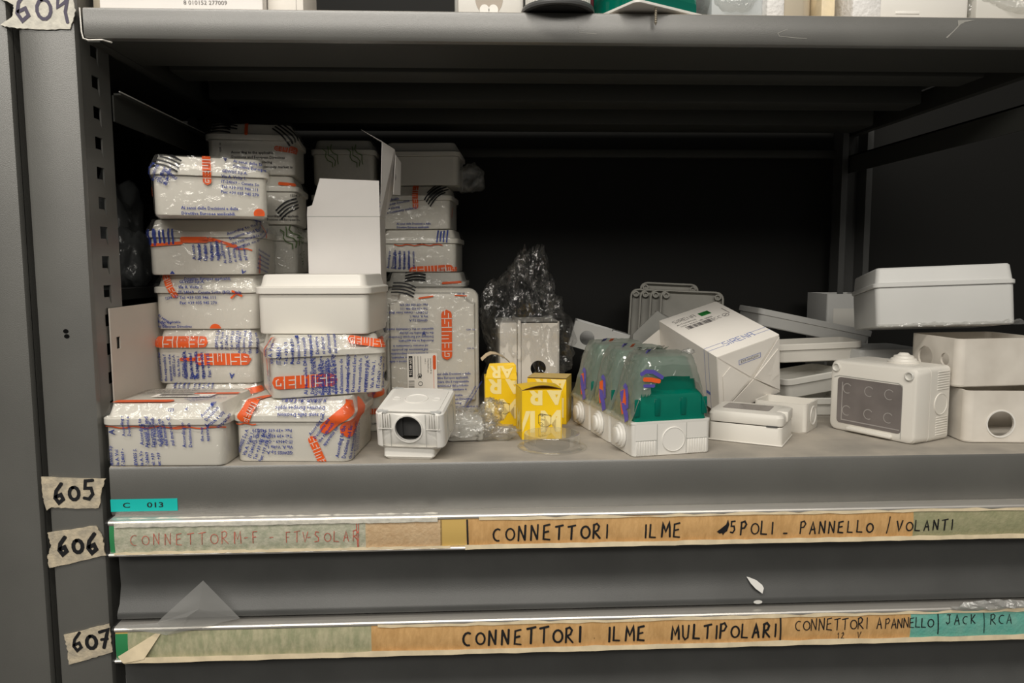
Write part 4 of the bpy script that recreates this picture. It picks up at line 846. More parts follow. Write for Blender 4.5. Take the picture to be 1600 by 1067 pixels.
# ------------------------------------------------------------------ green beacons in shrink film
BX, BY, BR = .6655, .1300, 11.5
Mr = Matrix.Translation((BX, BY, 0)) @ Matrix.Rotation(math.radians(BR), 4, 'Z')
w, d, hh = .1070, .0770, .0440
def lens(b, w, d, z0):
    b.loft([rr(w - .007, d - .007, .006, z0), rr(w - .014, d - .010, .006, z0 + .029), rr(w - .019, d - .014, .006, z0 + .033), rr(w * .80, d * .62, .008, z0 + .037),
            rr(w * .79, d * .60, .010, z0 + .046), rr(w * .70, d * .56, .010, z0 + .062), rr(w * .61, d * .50, .008, z0 + .076), rr(w * .56, d * .44, .006, z0 + .079)])
for k, lb in enumerate(('frontmost green beacon on a white base, its lens showing through the torn film', 'middle one of the three film-wrapped green beacons', 'hindmost of the three film-wrapped green beacons, beside the yellow cartons')):
    p = Mr @ Vector((0, -.0785 + .0785 * k, 0))
    t = thing('green_beacon', p, BR, lb, 'beacon', 'green beacons in shrink film')
    b = MB(); b.loft([rr(w - .006, d - .004, .004, 0), rr(w - .002, d - .001, .005, .001), rr(w - .001, d - .0005, .005, .003), rr(w, d, .006, hh - .003), rr(w + .002, d, .006, hh - .0025), rr(w + .002, d, .006, hh), rr(w - .004, d - .004, .006, hh)])
    b.build('base', WHT, t)
    b = MB(); b.lathe([(.0158, -.0006), (.0158, .0006), (.0150, .0010), (.0146, .0004), (.0001, .0005)], 36, M=Matrix.Translation((.002, -d / 2 - .0003, .0205)) @ Matrix.Rotation(math.radians(90), 4, 'X'))
    b.build('knockout', WHT, t)
    for sx in (-1, 1):
        b = MB()
        for i in range(8):
            x = sx * (.0235 + i * .0034); b.box(x - .0010, x + .0010, -d / 2 - .0010, -d / 2 + .001, .0015, .0195, b=.0004)
        b.build('grip_rib', WHT, t)
    b = MB(); b.box(-.0205, -.0199, -d / 2 - .0004, -d / 2 + .0002, .002, .041); b.box(.0195, .0201, -d / 2 - .0004, -d / 2 + .0002, .002, .041); b.box(-.049, -.0205, -d / 2 - .0004, -d / 2 + .0002, .0203, .0209); b.box(.0200, .049, -d / 2 - .0004, -d / 2 + .0002, .0203, .0209); b.build('seam', GREYD, t, smooth=0)
    b = MB(); b.lathe([(.0165, 0), (.0165, .0025), (.0155, .0032), (.0140, .0028), (.0135, .0055), (.0120, .0062), (.0108, .0055), (.0104, .0085), (.0090, .0092), (.0001, .0090)], 32, M=Matrix.Translation((-w / 2 - .0002, -.002, .0215)) @ Matrix.Rotation(math.radians(-90), 4, 'Y'))
    b.build('cable_grommet', WHT, t)
    b = MB(); lens(b, w, d, hh); lo = b.build('lens', LENS, t)
    b = MB()
    for x in (-.0185, .0170, -.046, .046): b.box(x - .0036, x + .0036, -d / 2 + .0028, -d / 2 + .0045, hh + .0065, hh + .0285, b=.0006)
    b.build('lens_rib', LENSH, lo)
def tent(s, y):
    """film surface: s in -1..1 across, y along the row"""
    ph = (y + .1185) / .0785; u = ph - math.floor(ph); dip = abs(2 * u - 1)
    if y > .117 or y < -.117: dip = 1
    Ht = .1272 - .022 * dip ** 5; tw = .031 + .003 * (1 - dip); bw = .0560
    a = abs(s); sg = 1 if s >= 0 else -1
    wr = .0012 * noise.noise(Vector((s * 7, y * 160, 2))) + .0010 * noise.noise(Vector((s * 22, y * 60, 5)))
    if a <= .42: x = a / .42 * tw; z = Ht + .0015 * math.cos(a / .42 * 1.5)
    else:
        q = (a - .42) / .58; x = tw + (bw - tw) * (q ** .72) + .002 * dip * math.sin(q * 3.14) - .008 * dip ** 4 * math.sin(q * 3.14); z = Ht - (Ht - .040) * q
    return Vector((sg * (x + wr), y, z + wr))
t = thing('shrink_film', (BX, BY, 0), BR, 'milky shrink film draped over the three green beacons, torn open at the front', 'plastic film')
b = MB(); NS, NY = 44, 84; ys = [-.1150 + .2330 * j / NY for j in range(NY + 1)]
vs = [tent(-1 + 2 * i / NS, y) for y in ys for i in range(NS + 1)]
b.add(vs, [[j * (NS + 1) + i, j * (NS + 1) + i + 1, (j + 1) * (NS + 1) + i + 1, (j + 1) * (NS + 1) + i] for j in range(NY) for i in range(NS)], 0)
# front and back sheets
for yy, sgn in ((-.1150, -1), (.1180, 1)):
    rows = 26; grid = []
    top = [tent(-1 + 2 * i / NS, yy) for i in range(NS + 1)]
    for r_ in range(rows + 1):
        q = r_ / rows
        for p in top:
            z = .041 + (p.z - .041) * (1 - q); x = p.x * (1 - q * .02); bul = .0062 * min(1, q * 1.6) if sgn < 0 else .004 * q
            grid.append(Vector((x if q == 0 else x, yy + sgn * bul + .0007 * noise.noise(Vector((x * 90, z * 90, 3))), z)))
    fs = []
    for r_ in range(rows):
        for i in range(NS):
            q4 = [r_ * (NS + 1) + i, r_ * (NS + 1) + i + 1, (r_ + 1) * (NS + 1) + i + 1, (r_ + 1) * (NS + 1) + i]
            c = sum((grid[k] for k in q4), Vector()) / 4
            if sgn < 0:
                lim = .0785 + (.0235 * math.sqrt(max(0, 1 - ((c.x - .004) / .036) ** 2)) if abs(c.x - .004) < .036 else 0)
                if c.z < lim: continue
            fs.append(q4)
    b.add(grid, fs, 0)
def on_tent(s, y): 
    p = tent(s, y); return p + Vector((math.copysign(.0009, s) if abs(s) > .42 else 0, 0, .0009))
for k in range(3):
    y0 = -.0785 + .0785 * k
    fx = lambda u, v: on_tent(u, v)
    def rib(pts, wd, mi):
        for (p, q) in zip(pts[:-1], pts[1:]):
            P, Q = on_tent(*p), on_tent(*q); T = (Q - P).normalized(); N = T.cross(Vector((-.85, 0, .5)).normalized()).normalized() * wd * .75
            b.add([P + N, P - N, Q - N, Q + N], [[0, 1, 2, 3]], mi)
    rib([(-.98, y0 - .026), (-.93, y0 - .020), (-.86, y0 - .008), (-.76, y0 + .004)], .0052, 1)
    rib([(-.88, y0 - .021), (-.79, y0 - .015), (-.72, y0 - .006), (-.70, y0 + .004)], .0036, 1)
    rib([(-.92, y0 - .014), (-.84, y0 - .006), (-.74, y0 + .001)], .0080, 2)
    rib([(-.34, y0 - .018), (-.28, y0 - .008), (-.18, y0 - .002)], .0046, 1)
    if k: rib([(-.20, y0 - .020), (-.10, y0 - .012)], .0050, 2)
fr = lambda u, v: Vector((u, -.1205, v))
b.ribbon([(-.044, .1050), (-.038, .1085), (-.028, .1075), (-.016, .1000)], .0050, 1, fr); b.ribbon([(-.040, .0985), (-.031, .0980), (-.020, .0955)], .0055, 2, fr); b.ribbon([(-.040, .0905), (-.027, .0900)], .0040, 1, fr)
b.build('film_sheet', [TENT, VIOLET, ORANGE], t, smooth=60)
b = MB(); n = 16; vs = []
for i in range(n + 1):
    for j in (0, 1, 2):
        s = -.36 + .62 * i / n; vs.append(tent(s, -.062 + .012 * j + .004 * math.sin(i)) + Vector((0, 0, .0022 + .002 * math.sin(i * 1.3) * (j == 0))))
b.add(vs, [[3 * i + j, 3 * i + j + 1, 3 * i + 4 + j, 3 * i + 3 + j] for i in range(n) for j in (0, 1)], 0)
g = lambda u, v: tent(u, v) + Vector((0, 0, .0042))
b.ribbon([(-.30, -.059), (-.20, -.058)], .010, 1, lambda u, v: tent(u, v) + Vector((0, 0, .0040)), caps=False)
for i in range(9): b.ribbon([(-.02 + i * .026, -.060), (-.02 + i * .026, -.044)], .012 if i % 3 else .006, 1 if i > 1 else 2, g, caps=False)
vs2, f2 = text2d(['GWZ'], 1, res=2, bold=.02); b.add([tent(-.25 + x * .060, -.049 + y * .010) + Vector((0, 0, .0046)) for x, y in vs2], f2, 1)
b.build('sticker', [CARD, BLACK, GREYINK], t, smooth=30)
crumple('film_knot', t, (.029, -.100, .1255), .0060, .004, .0035, 9, FILM2, 3, .5)

# ------------------------------------------------------------------ tilted carton printed with lettering
t = thing('printed_carton', (.8335, .2790, .0505), (16.4, -15.7, 15.1), 'white carton leaning at an angle, blue lettering and a green square on it', 'carton')
w, d, hh = .1100, .1570, .0998
b = MB(); b.box(-w / 2, w / 2, -d / 2, d / 2, 0, hh, b=.0007); b.build('body', CARD, t, smooth=20)
b = MB(); tp = lambda u, v, o=0.0: Vector((u, v, hh + .0004 + o)); fr = lambda u, v, o=0.0: Vector((u, -d / 2 - .0010 - .0062 * max(0, min(1, v / .046)) * (v < .046) - o, v)); lf = lambda u, v, o=0.0: Vector((-w / 2 - .0004 - o, u, v))
y1, y2 = -d / 2 + .031, -d / 2 + .021
for yy in (y1, y2):
    b.ribbon([(-w / 2, yy), (-.026, yy)], .0006, 0, tp, caps=False); b.ribbon([(.026 if yy == y1 else .026, yy), (w / 2, yy)], .0006, 0, tp, caps=False); b.ribbon([(yy, hh), (yy, .002)], .0006, 0, lf, caps=False)
S1 = {'S': [[(.6, 1), (0, .9), (0, .55), (.6, .45), (.6, .08), (0, 0)]], 'I': [[(.05, 0), (.05, 1)]], 'R': [[(0, 0), (0, 1), (.6, 1), (.6, .5), (.0, .45)], [(.2, .45), (.62, 0)]], 'E': [[(.6, 1), (0, 1), (0, 0), (.6, 0)], [(0, .5), (.5, .5)]], 'N': [[(0, 0), (0, 1), (.6, 0), (.6, 1)]], 'A': [[(0, 0), (0, .85), (.15, 1), (.6, 1), (.6, 0)], [(0, .45), (.6, .45)]]}
def techno(b, txt, x, y, s, mi, f, wd):
    for ch in txt:
        for p in S1.get(ch, []): b.ribbon([(x + a * s, y + c * s) for a, c in p], wd, mi, f)
        x += s * (.84 if ch != 'I' else .36)
techno(b, 'SIRENA', -.0250, y2 - .0015, .0120, 0, tp, .0010)
b.build('blue_lettering', BLUELINE, t, smooth=0)
b = MB(); techno(b, 'SIRENA', -.0420, .051, .0092, 0, tp, .0009)
v2, f2 = text2d(['AUTOMATIVE'], .0058, res=1); b.add([tp(-.026 + x, .043 + y) for x, y in v2], f2, 0)
v2, f2 = text2d(['12/24 V AC/DC  LED GREEN'], .0048, res=1, bold=.015); b.add([tp(-.012 + x, .0355 + y) for x, y in v2], f2, 0)
R = random.Random(11); x = -.036
while x < .014: b.ribbon([(x, .020), (x, .031)], R.choice((.0006, .0010, .0016)), 0, tp, caps=False); x += R.uniform(.0016, .0026)
b.ribbon(circ(.036, .026, .0052, 18) + [(.0412, .026)], .0008, 0, tp); b.ribbon([(.0325, .0235), (.0395, .0285)], .0012, 0, tp)
for cx in (.018, .025): b.ribbon([(cx + .0035 * math.cos(a), .026 + .0035 * math.sin(a)) for a in [1.0 + i * .45 for i in range(10)]], .0009, 0, tp)
b.ribbon([(.045, .050), (.045, .028)], .0012, 0, tp, caps=False); b.build('printed_label', GREYINK, t, smooth=0)
b = MB(); b.box(.0050, .0230, .046, .058, hh + .0002, hh + .0006); b.build('green_square', GRNLED, t, smooth=0)
b = MB(); b.add([fr(-.018, .074), fr(.020, .074), fr(.020, .0815), fr(-.018, .0815)], [[0, 1, 2, 3]], 0); b.ribbon([(-.018, .074), (.020, .074), (.020, .0815), (-.018, .0815), (-.018, .074)], .0007, 1, lambda u, v: fr(u, v, .0003))
v2, f2 = text2d(['ETF-0002500'], .0058, res=1, bold=.01); b.add([fr(.001 + x, .0778 + y, .0003) for x, y in v2], f2, 2)
b.add([lf(-d / 2 + .0215, .030), lf(-d / 2 + .0215, .025), lf(-d / 2 + .0310, .025), lf(-d / 2 + .0310, .030)], [[0, 1, 2, 3]], 1)
b.build('end_print', [CARDW, BLUELINE, GREYINK], t, smooth=0); b = MB()
for k in range(3):                                                        # chasing arrows mark round two digits
    a0 = math.radians(90 + 120 * k); cx, cy = .0060, .0165
    p = [(cx + .0105 * math.cos(a0 + math.radians(a)), cy + .0105 * math.sin(a0 + math.radians(a))) for a in (-45, -20, 20, 45)]
    b.ribbon(p, .0012, 1, fr); q = [(cx + .0070 * math.cos(a0 + math.radians(a)), cy + .0070 * math.sin(a0 + math.radians(a))) for a in (-35, 0, 35)]; b.ribbon(q, .0009, 1, fr); b.ribbon([p[-1], q[-1]], .0012, 1, fr)
v2, f2 = text2d(['21'], .0085, res=2); b.add([fr(.0060 + x, .0165 + y) for x, y in v2], f2, 1)
b.build('recycling_mark', [CARDW, BLUELINE, GREYINK], t, smooth=0)
b = MB()                                                                  # crossed closure panels on the end
yq = -d / 2 - .0003
sheet(b, [(-w / 2 + .001, yq, hh - .001), (w / 2 - .001, yq, hh - .001), (.002, yq - .0005, .046)], (0, -1, 0), th=.0003)
sheet(b, [(w / 2 - .0005, yq, hh - .004), (w / 2 - .0005, yq, .004), (.0035, yq - .0060, .046)], (0, -1, 0), th=.0006)
sheet(b, [(w / 2 - .004, yq - .0015, hh - .022), (w / 2 - .004, yq - .0015, .034), (.030, yq - .0022, .024), (.006, yq - .0062, .048)], (0, -1, 0), th=.0008)
sheet(b, [(-w / 2 + .001, yq - .0008, .001), (w / 2 - .001, yq - .0008, .001), (.002, yq - .0068, .0455)], (0, -1, 0), th=.0008)
sheet(b, [(-w / 2 + .0005, yq, hh - .003), (-w / 2 + .0005, yq, .002), (.000, yq - .0045, .0455)], (0, -1, 0), th=.0004)
sheet(b, [(-w / 2 + .007, yq - .0016, hh - .034), (-w / 2 + .020, yq - .0030, hh - .022), (-.004, yq - .0056, .048), (-w / 2 + .007, yq - .0016, .012)], (0, -1, 0), th=.0008); b.build('end_closure', CARD, t, smooth=0)
b = MB(); sheet(b, [(-w / 2, d / 2, hh - .016), (-w / 2 - .034, d / 2 + .004, hh - .034), (-w / 2 - .034, d / 2 + .004, hh - .058), (-w / 2, d / 2, hh - .066)], (0, 1, 0), th=.0008); b.build('rear_flap', CARD, t, smooth=0)

# ------------------------------------------------------------------ small receptacles in front of the carton
t = thing('covered_socket', (.8225, .1045, 0), -32, 'low white socket box with narrow smoky lid window, before the leaning printed carton', 'socket')
w, d, hh = .0965, .078, .0430
b = MB(); b.loft([rr(w - .004, d - .004, .005, 0), rr(w, d, .006, .002), rr(w, d, .006, .0245), rr(w - .001, d - .001, .006, .0255)]); b.box(-w / 2 - .001, w / 2 + .001, -d / 2 - .001, d / 2 + .001, .0005, .0022, b=.0008); b.build('base', ABS, t)
b = MB(); b.loft([rr(w + .001, d + .001, .007, .0272), rr(w + .002, d + .002, .008, .029), rr(w + .002, d + .002, .008, .0375), rr(w - .002, d - .002, .008, .0415), rr(w - .012, d - .014, .008, hh)]); b.build('hinged_lid', ABS, t)
b = MB(); b.loft([rr(.062, .040, .004, hh - .0006, cx=-.004), rr(.062, .040, .004, hh + .0004, cx=-.004)]); b.build('lid_window', SMOKE, t)
b = MB(); b.box(w / 2 - .012, w / 2 + .0035, -.018, .018, .030, hh + .001, b=.0015); b.build('latch', ABS, t)
b = MB(); b.box(w / 2 - .020, w / 2 - .006, -d / 2 - .0012, -d / 2, .0255, .0275); b.build('hinge_gap', BLKPL, t, smooth=0)
t = thing('open_back_box', (.8986, .1690, 0), -40, 'small open white box with an oval knockout, behind the low covered socket', 'box')
w, d, hh = .0600, .0750, .0415
b = MB(); b.loft([rr(w - .002, d - .002, .006, 0), rr(w, d, .006, .002), rr(w, d, .006, hh), rr(w - .004, d - .004, .005, hh), rr(w - .005, d - .005, .005, .003)]); 
b.v = [Matrix.Rotation(math.radians(90), 4, 'Z') @ p for p in b.v]; b.build('body', ABS, t)
b = MB(); b.lathe([(.0140, -.0005), (.0140, .0008), (.0128, .0010), (.0118, .0002), (.0100, -.0003), (.0001, .0012)], 28, M=Matrix.Translation((d / 2, .004, .0215)) @ Matrix.Rotation(math.radians(90), 4, 'Y')); b.build('knockout', WHT, t)
b = MB(); b.box(d / 2, d / 2 + .0004, -.0165, -.0159, .002, .041); b.box(d / 2, d / 2 + .0004, .0225, .0231, .002, .041); b.build('seam', GREYD, t, smooth=0)
# ------------------------------------------------------------------ big covered socket
t = thing('large_covered_socket', (1.0240, .1200, 0), -62, 'large white covered socket box with square smoky window and grommet on top', 'socket')
w, d, hh = .1310, .0790, .1020
b = MB(); MXs = Matrix.Translation((0, 0, hh / 2)) @ Matrix.Rotation(math.radians(90), 4, 'X')
b.loft([rr(w - .006, hh - .006, .006, -d / 2), rr(w, hh, .007, -d / 2 + .003), rr(w, hh, .007, d * .10), rr(w - .002, hh - .002, .007, d * .105)], M=MXs); b.build('base', ABS, t)
b = MB(); b.loft([rr(w - .002, hh - .002, .007, d * .115), rr(w, hh, .008, d * .12), rr(w, hh, .010, d * .44), rr(w - .003, hh - .003, .010, d * .48), rr(w - .008, hh - .008, .010, d * .5)], M=MXs); b.build('cover', ABS, t)
fr = lambda u, v, o=0.0: Vector((u, -d / 2 - o, hh / 2 + v))
b = MB(); b.loft([rr(.098, .066, .005, d * .5 - .0008, cx=-.003, cy=-.006), rr(.098, .066, .005, d * .5 + .0006, cx=-.003, cy=-.006)], M=MXs)
b.build('window', SMOKE, t)
b = MB()
for x in (-.034, .0, .030):
    for z in (.012, -.020): b.ribbon(circ(x - .002, z, .0068, 18)[2:16], .0012, 0, lambda u, v: fr(u, v, .0009))
b.ribbon([(-.044, .020), (-.044, -.034), (.044, -.034)], .0015, 0, lambda u, v: fr(u, v, .0009)); b.build('screw_outline', SMOKEL, t, smooth=0)
b = MB(); b.ribbon([(-.058, .026), (-.050, .029), (.040, .029), (.046, .026), (.046, -.046)], .0009, 0, lambda u, v: fr(u, v, .0004)); b.build('lid_seam', GREYD, t, smooth=0)
b = MB()
for sx in (-1, 1): b.lathe([(.0062, 0), (.0062, .002), (.0052, .0026), (.0045, .002), (.0042, .0003), (.0001, .0002)], 24, M=Matrix.Translation((sx * (w / 2 - .0105), -d / 2, hh - .0105)) @ Matrix.Rotation(math.radians(90), 4, 'X'))
b.build('hinge_pin', WARMG, t)
b = MB(); b.box(-.034, .034, -d / 2 - .0045, -d / 2 + .004, .0030, .0085, b=.0018); b.build('latch_tab', ABS, t)
b = MB(); b.lathe([(.0200, 0), (.0200, .0022), (.0175, .0030), (.0165, .0060), (.0135, .0070), (.0125, .0100), (.0085, .0110), (.0055, .0140), (.0001, .0145)], 36, M=Matrix.Translation((.012, .014, hh - .0005))); b.build('cable_grommet', ABS, t)
b = MB(); b.lathe([(.0150, 0), (.0150, .0010), (.0142, .0014), (.0136, .0008), (.0001, .0009)], 30, M=Matrix.Translation((w / 2, .016, hh / 2)) @ Matrix.Rotation(math.radians(90), 4, 'Y'))
b.build('knockout', ABS, t)
for z0 in (.008, .070):
    b = MB()
    for i in range(8): b.box(w / 2 - .001, w / 2 + .0007, .0075 + i * .0, .034, z0 + i * .0034, z0 + i * .0034 + .0018, b=.0005)
    b.build('grip_rib', ABS, t)

# ------------------------------------------------------------------ pile of shallow lids and trays
def tray(name, loc, rot, label, w, d, hh, m, cat='lid', up=True, group='loose shallow lids in the heap', rimw=.0035):
    """shallow open tray: body and a thicker rim band; up=True opens upward"""
    t = thing(name, loc, rot, label, cat, group)
    s = 1 if up else -1; z = lambda a: a if up else hh - a
    b = MB(); L = [rr(w - .014, d - .014, .008, z(0)), rr(w - .010, d - .010, .009, z(.0015)), rr(w - .006, d - .006, .010, z(hh - .0105))]
    L += [rr(w - .010, d - .010, .008, z(hh - .0105)), rr(w - .013, d - .013, .008, z(.0035))]; b.loft(L); b.build('body', m, t)
    b = MB(); b.loft([rr(w - .005, d - .005, .010, z(hh - .0105)), rr(w, d, .012, z(hh - .0098)), rr(w, d, .012, z(hh - .0012)), rr(w - .0015, d - .0015, .012, z(hh)), rr(w - .0065, d - .0065, .010, z(hh)), rr(w - .008, d - .008, .010, z(hh - .0105)), rr(w - .005, d - .005, .010, z(hh - .0105))], caps=(False, False)); b.build('rim', m, t)
    return t
tray('shallow_lid', (1.0300, .4330, .1140), (0, 11.8, -1), 'grey shallow lid tilted steeply, uppermost of the heap beside the leaning carton', .206, .12, .030, GREYP)
tray('shallow_lid', (1.0080, .3340, .0805), (0, -2.5, -5), 'cream shallow lid lying nearly level under the steeply tilted grey one', .140, .085, .031, ABS)
tray('shallow_lid', (.9870, .3180, .0295), (0, -6, 15), 'pale shallow lid in the heap showing below the level cream one', .120, .085, .033, WARMG)
tray('shallow_lid', (.9860, .2950, 0), 0, 'flat pale lid on the shelf floor at the bottom of the heap', .110, .10, .029, WARMG)
t = thing('low_grey_box', (1.1100, .3200, 0), 6, 'low pale box glimpsed between the large covered socket and the open trays', 'box'); b = MB(); b.loft([rr(.116, .10, .008, 0), rr(.118, .10, .008, .003), rr(.118, .10, .008, .098), rr(.114, .096, .008, .102)]); b.build('body', GREYP, t)
t = thing('narrow_grey_box', (1.1520, .5450, 0), 0, 'narrow upright grey box behind the big lidded grey box', 'box')
b = MB(); w, d, hh = .084, .09, .1830; b.loft([rr(w - .002, d - .002, .004, 0), rr(w, d, .004, .002), rr(w, d, .004, hh), rr(w - .006, d - .006, .003, hh), rr(w - .007, d - .007, .003, .004)]); b.build('body', GREYP, t)
b = MB(); b.loft([rr(.06, .001, .0004, .01, cy=-d / 2 - .0006), rr(.06, .001, .0004, .155, cy=-d / 2 - .0006)]); b.build('front_panel', WARMG, t)
b = MB(); b.box(-.028, .0, -.036, -.030, hh - .016, hh - .006); b.build('inner_clip', GREYD, t)
# standing lids leaning together
_LM = Euler((math.radians(-19), math.radians(2.5), math.radians(-13))).to_matrix()
_LB, _LX = _LM @ Vector((0, .0178, .0178 * .344)), _LM @ Vector((1, 0, 0))
for k, (dx, lb, sx) in enumerate(((-.040, 'hindmost dusty grey lid standing on edge, its top edge the highest', .112), (-.056, 'second dusty grey lid from the back of the row standing on edge'  , .114), (-.038, 'middle dusty grey lid of the row standing on edge'  , .114), (-.019, 'second dusty grey lid from the front of the row standing on edge'  , .114), (0, 'front dusty grey lid of the standing row, hollow side and corner bosses showing', .114))):
    x, y, z0 = Vector((.8180, .4080, .0)) + (4 - k) * _LB + dx * _LX; z0 = max(.0030, z0)
    W2, H2, T2 = sx, .1950, .0150
    if k == 0: H2 = .2080
    t = thing('standing_lid', (x, y, z0), (-19, 2.5, -13), lb, 'lid', 'dusty grey lids standing on edge'); MX2 = Matrix.Translation((0, 0, H2 / 2 + .003)) @ Matrix.Rotation(math.radians(90), 4, 'X')
    b = MB(); b.loft([rr(W2 - .008, H2 - .008, .012, -T2 / 2), rr(W2, H2, .014, -T2 / 2 + .004), rr(W2, H2, .014, T2 / 2 - .001), rr(W2 - .002, H2 - .002, .014, T2 / 2), rr(W2 - .007, H2 - .007, .012, T2 / 2), rr(W2 - .009, H2 - .009, .012, -T2 / 2 + .004)], M=MX2); b.build('body', LIDG, t)
    for sx_ in (-1, 1):
        for sy_ in (-1, 1):
            b = MB(); b.lathe([(.0058, -T2 / 2 + .004), (.0058, T2 / 2 - .0005), (.0034, T2 / 2 - .0005), (.0032, T2 / 2 - .006), (.0001, T2 / 2 - .006)], 20, M=MX2 @ Matrix.Translation((sx_ * (W2 / 2 - .011), sy_ * (H2 / 2 - .011), 0)))
            b.build('screw_boss', LIDG, t)
t = thing('angled_plate', (.7600, .3860, .002), (0, 0, 8), 'flat grey plate set corner up, between the standing lids and the leaning carton', 'plate')
b = MB(); sheet(b, [(-.060, 0, .0), (.050, .0, .0), (.050, .004, .120), (.030, .004, .142), (-.002, .004, .158), (-.046, .002, .118)], (0, 1, 0), th=.003); b.build('panel', GREYD, t, smooth=0)
b = MB(); sheet(b, [(-.002, .004, .158), (.030, .004, .142), (.034, .030, .136), (.004, .030, .156)], (0, 0, -1), th=.002); b.build('folded_edge', GREYD, t, smooth=0)
t = thing('low_support_box', (.6640, .3950, 0), 4, 'dim grey box in shadow under the pierced conduit piece behind the beacons', 'box'); b = MB(); b.loft([rr(.066, .06, .006, 0), rr(.068, .062, .006, .003), rr(.068, .062, .006, .078), rr(.064, .058, .006, .081)]); b.build('body', GREYD, t)
# conduit piece with a hole
t = thing('pierced_channel', (.6480, .3920, .0905), (0, 16.5, -7), 'grey open channel piece with one round hole, lying tilted behind the film-wrapped beacons', 'channel')
w, d, hh = .094, .062, .0440
vs, fs = plate([(-w / 2, 0), (w / 2, .0), (w / 2, hh), (-w / 2, hh)], [circ(-.0200, .0210, .0125, 30)], .0022)
b = MB(); b.add([Vector((v.x, -d / 2 + v.z, v.y)) for v in vs], fs); b.box(-w / 2, w / 2, d / 2 - .002, d / 2, 0, hh, b=.0006); b.box(-w / 2, w / 2, -d / 2, d / 2, 0, .0022); b.box(-w / 2, -w / 2 + .0022, -d / 2, d / 2, 0, hh); b.build('channel_body', GREYP, t)
b = MB(); b.box(.020, w / 2 + .004, -.012, .012, hh - .010, hh + .001, b=.001); b.build('end_clip', GREYP, t)

# ------------------------------------------------------------------ trays and big box by the far end
def open_tray(loc, rz, label, w, d, hh, m, fronthole=None, lefthole=(), r=.010):
    t = thing('open_tray', loc, rz, label, 'tray', 'deep open trays'); th = .003
    L = [rr(w, d, r, .0), rr(w, d, r, hh)]; b = MB(); n = 5
    b.loft([rr(w - .006, d - .006, r, 0), rr(w - .001, d - .001, r, .001), rr(w, d, r, .003)])
    # corner posts and walls built as pierced plates
    for (sx, sy, a0) in ((1, -1, -90), (1, 1, 0), (-1, 1, 90), (-1, -1, 180)):
        cx, cy = sx * (w / 2 - r), sy * (d / 2 - r); lo = []
        for z in (.003, hh):
            lo.append([Vector((cx + r * math.cos(math.radians(a0 + 15 * k)), cy + r * math.sin(math.radians(a0 + 15 * k)), z)) for k in range(7)] + [Vector((cx + (r - th) * math.cos(math.radians(a0 + 15 * k)), cy + (r - th) * math.sin(math.radians(a0 + 15 * k)), z)) for k in range(6, -1, -1)])
        b.loft(lo)
    def wall(half, n_, hol, fn):
        vs, fs = plate([(-half, .002), (half, .002), (half, hh), (-half, hh)], hol, th); b.add([fn(v) for v in vs], fs)
    wall(w / 2 - r, 0, [circ(*fronthole)] if fronthole else [], lambda v: Vector((v.x, -d / 2 + th / 2 - v.z, v.y)))
    wall(w / 2 - r, 0, [], lambda v: Vector((v.x, d / 2 - th / 2 + v.z, v.y)))
    wall(d / 2 - r, 0, [circ(*q) for q in lefthole], lambda v: Vector((-w / 2 + th / 2 - v.z, v.x, v.y)))
    wall(d / 2 - r, 0, [], lambda v: Vector((w / 2 - th / 2 + v.z, v.x, v.y)))
    b.build('body', m, t, smooth=35)
    if fronthole:
        x, z, q = fronthole[:3]; b = MB(); b.loft([[Vector((x + k_ * math.cos(a * math.pi / 18), yy, z + k_ * math.sin(a * math.pi / 18))) for a in range(36)] for k_, yy in ((q, -d / 2 + th), (q, -d / 2 - .001), (q + .0018, -d / 2 - .001), (q + .0018, -d / 2 + .001))], caps=(False, False)); b.build('hole_rim', WHT, t)
    return t
open_tray((1.1620, .1000, 0), -6, 'deep open tray on the shelf floor with one large round hole in its front', .122, .100, .0705, DIRTY, fronthole=(-.0150, .0265, .0170))
open_tray((1.1500, .1260, .0725), 5.5, 'deep open tray with two holes in its end, stacked on another tray', .128, .100, .0660, DIRTY, lefthole=[(.016, .035, .0150), (-.024, .036, .0085)])
t = thing('large_lidded_box', (1.1215, .1930, .1440), (-6.5, -2.3, -16), 'big pale grey box with overhanging lid, perched over the open trays', 'box')
w, d, hh = .1770, .160, .0845
b = MB(); b.loft([rr(w - .008, d - .008, .006, 0), rr(w - .001, d - .001, .007, .0012), rr(w, d, .007, .004), rr(w, d, .007, .0555)]); b.build('base', GREYP, t)
b = MB(); b.loft([rr(w + .003, d + .003, .008, .0560), rr(w + .005, d + .005, .009, .0570), rr(w + .005, d + .005, .009, .0615), rr(w + .003, d + .003, .009, .0625), rr(w - .001, d - .001, .007, .0630), rr(w - .005, d - .005, .007, hh - .002), rr(w - .008, d - .008, .007, hh)]); b.build('lid', GREYP, t)
b = MB(); R = random.Random(21); n = 40; vs = []
for i in range(n + 1):
    x = -w / 2 + .002 + (w + .008) * i / n; top = .004 + .006 * abs(noise.noise(Vector((i * .35, 2, 1))))
    vs += [Vector((x, -d / 2 - .0012 - R.uniform(0, .0012), -.0005)), Vector((x, -d / 2 - .0016 - R.uniform(0, .002), top * .6)), Vector((x, -d / 2 - .0007, top))]
b.add(vs, [[3 * i + j, 3 * i + j + 1, 3 * i + 4 + j, 3 * i + 3 + j] for i in range(n) for j in (0, 1)], 0); b.build('torn_film', FILM2, t, smooth=0)

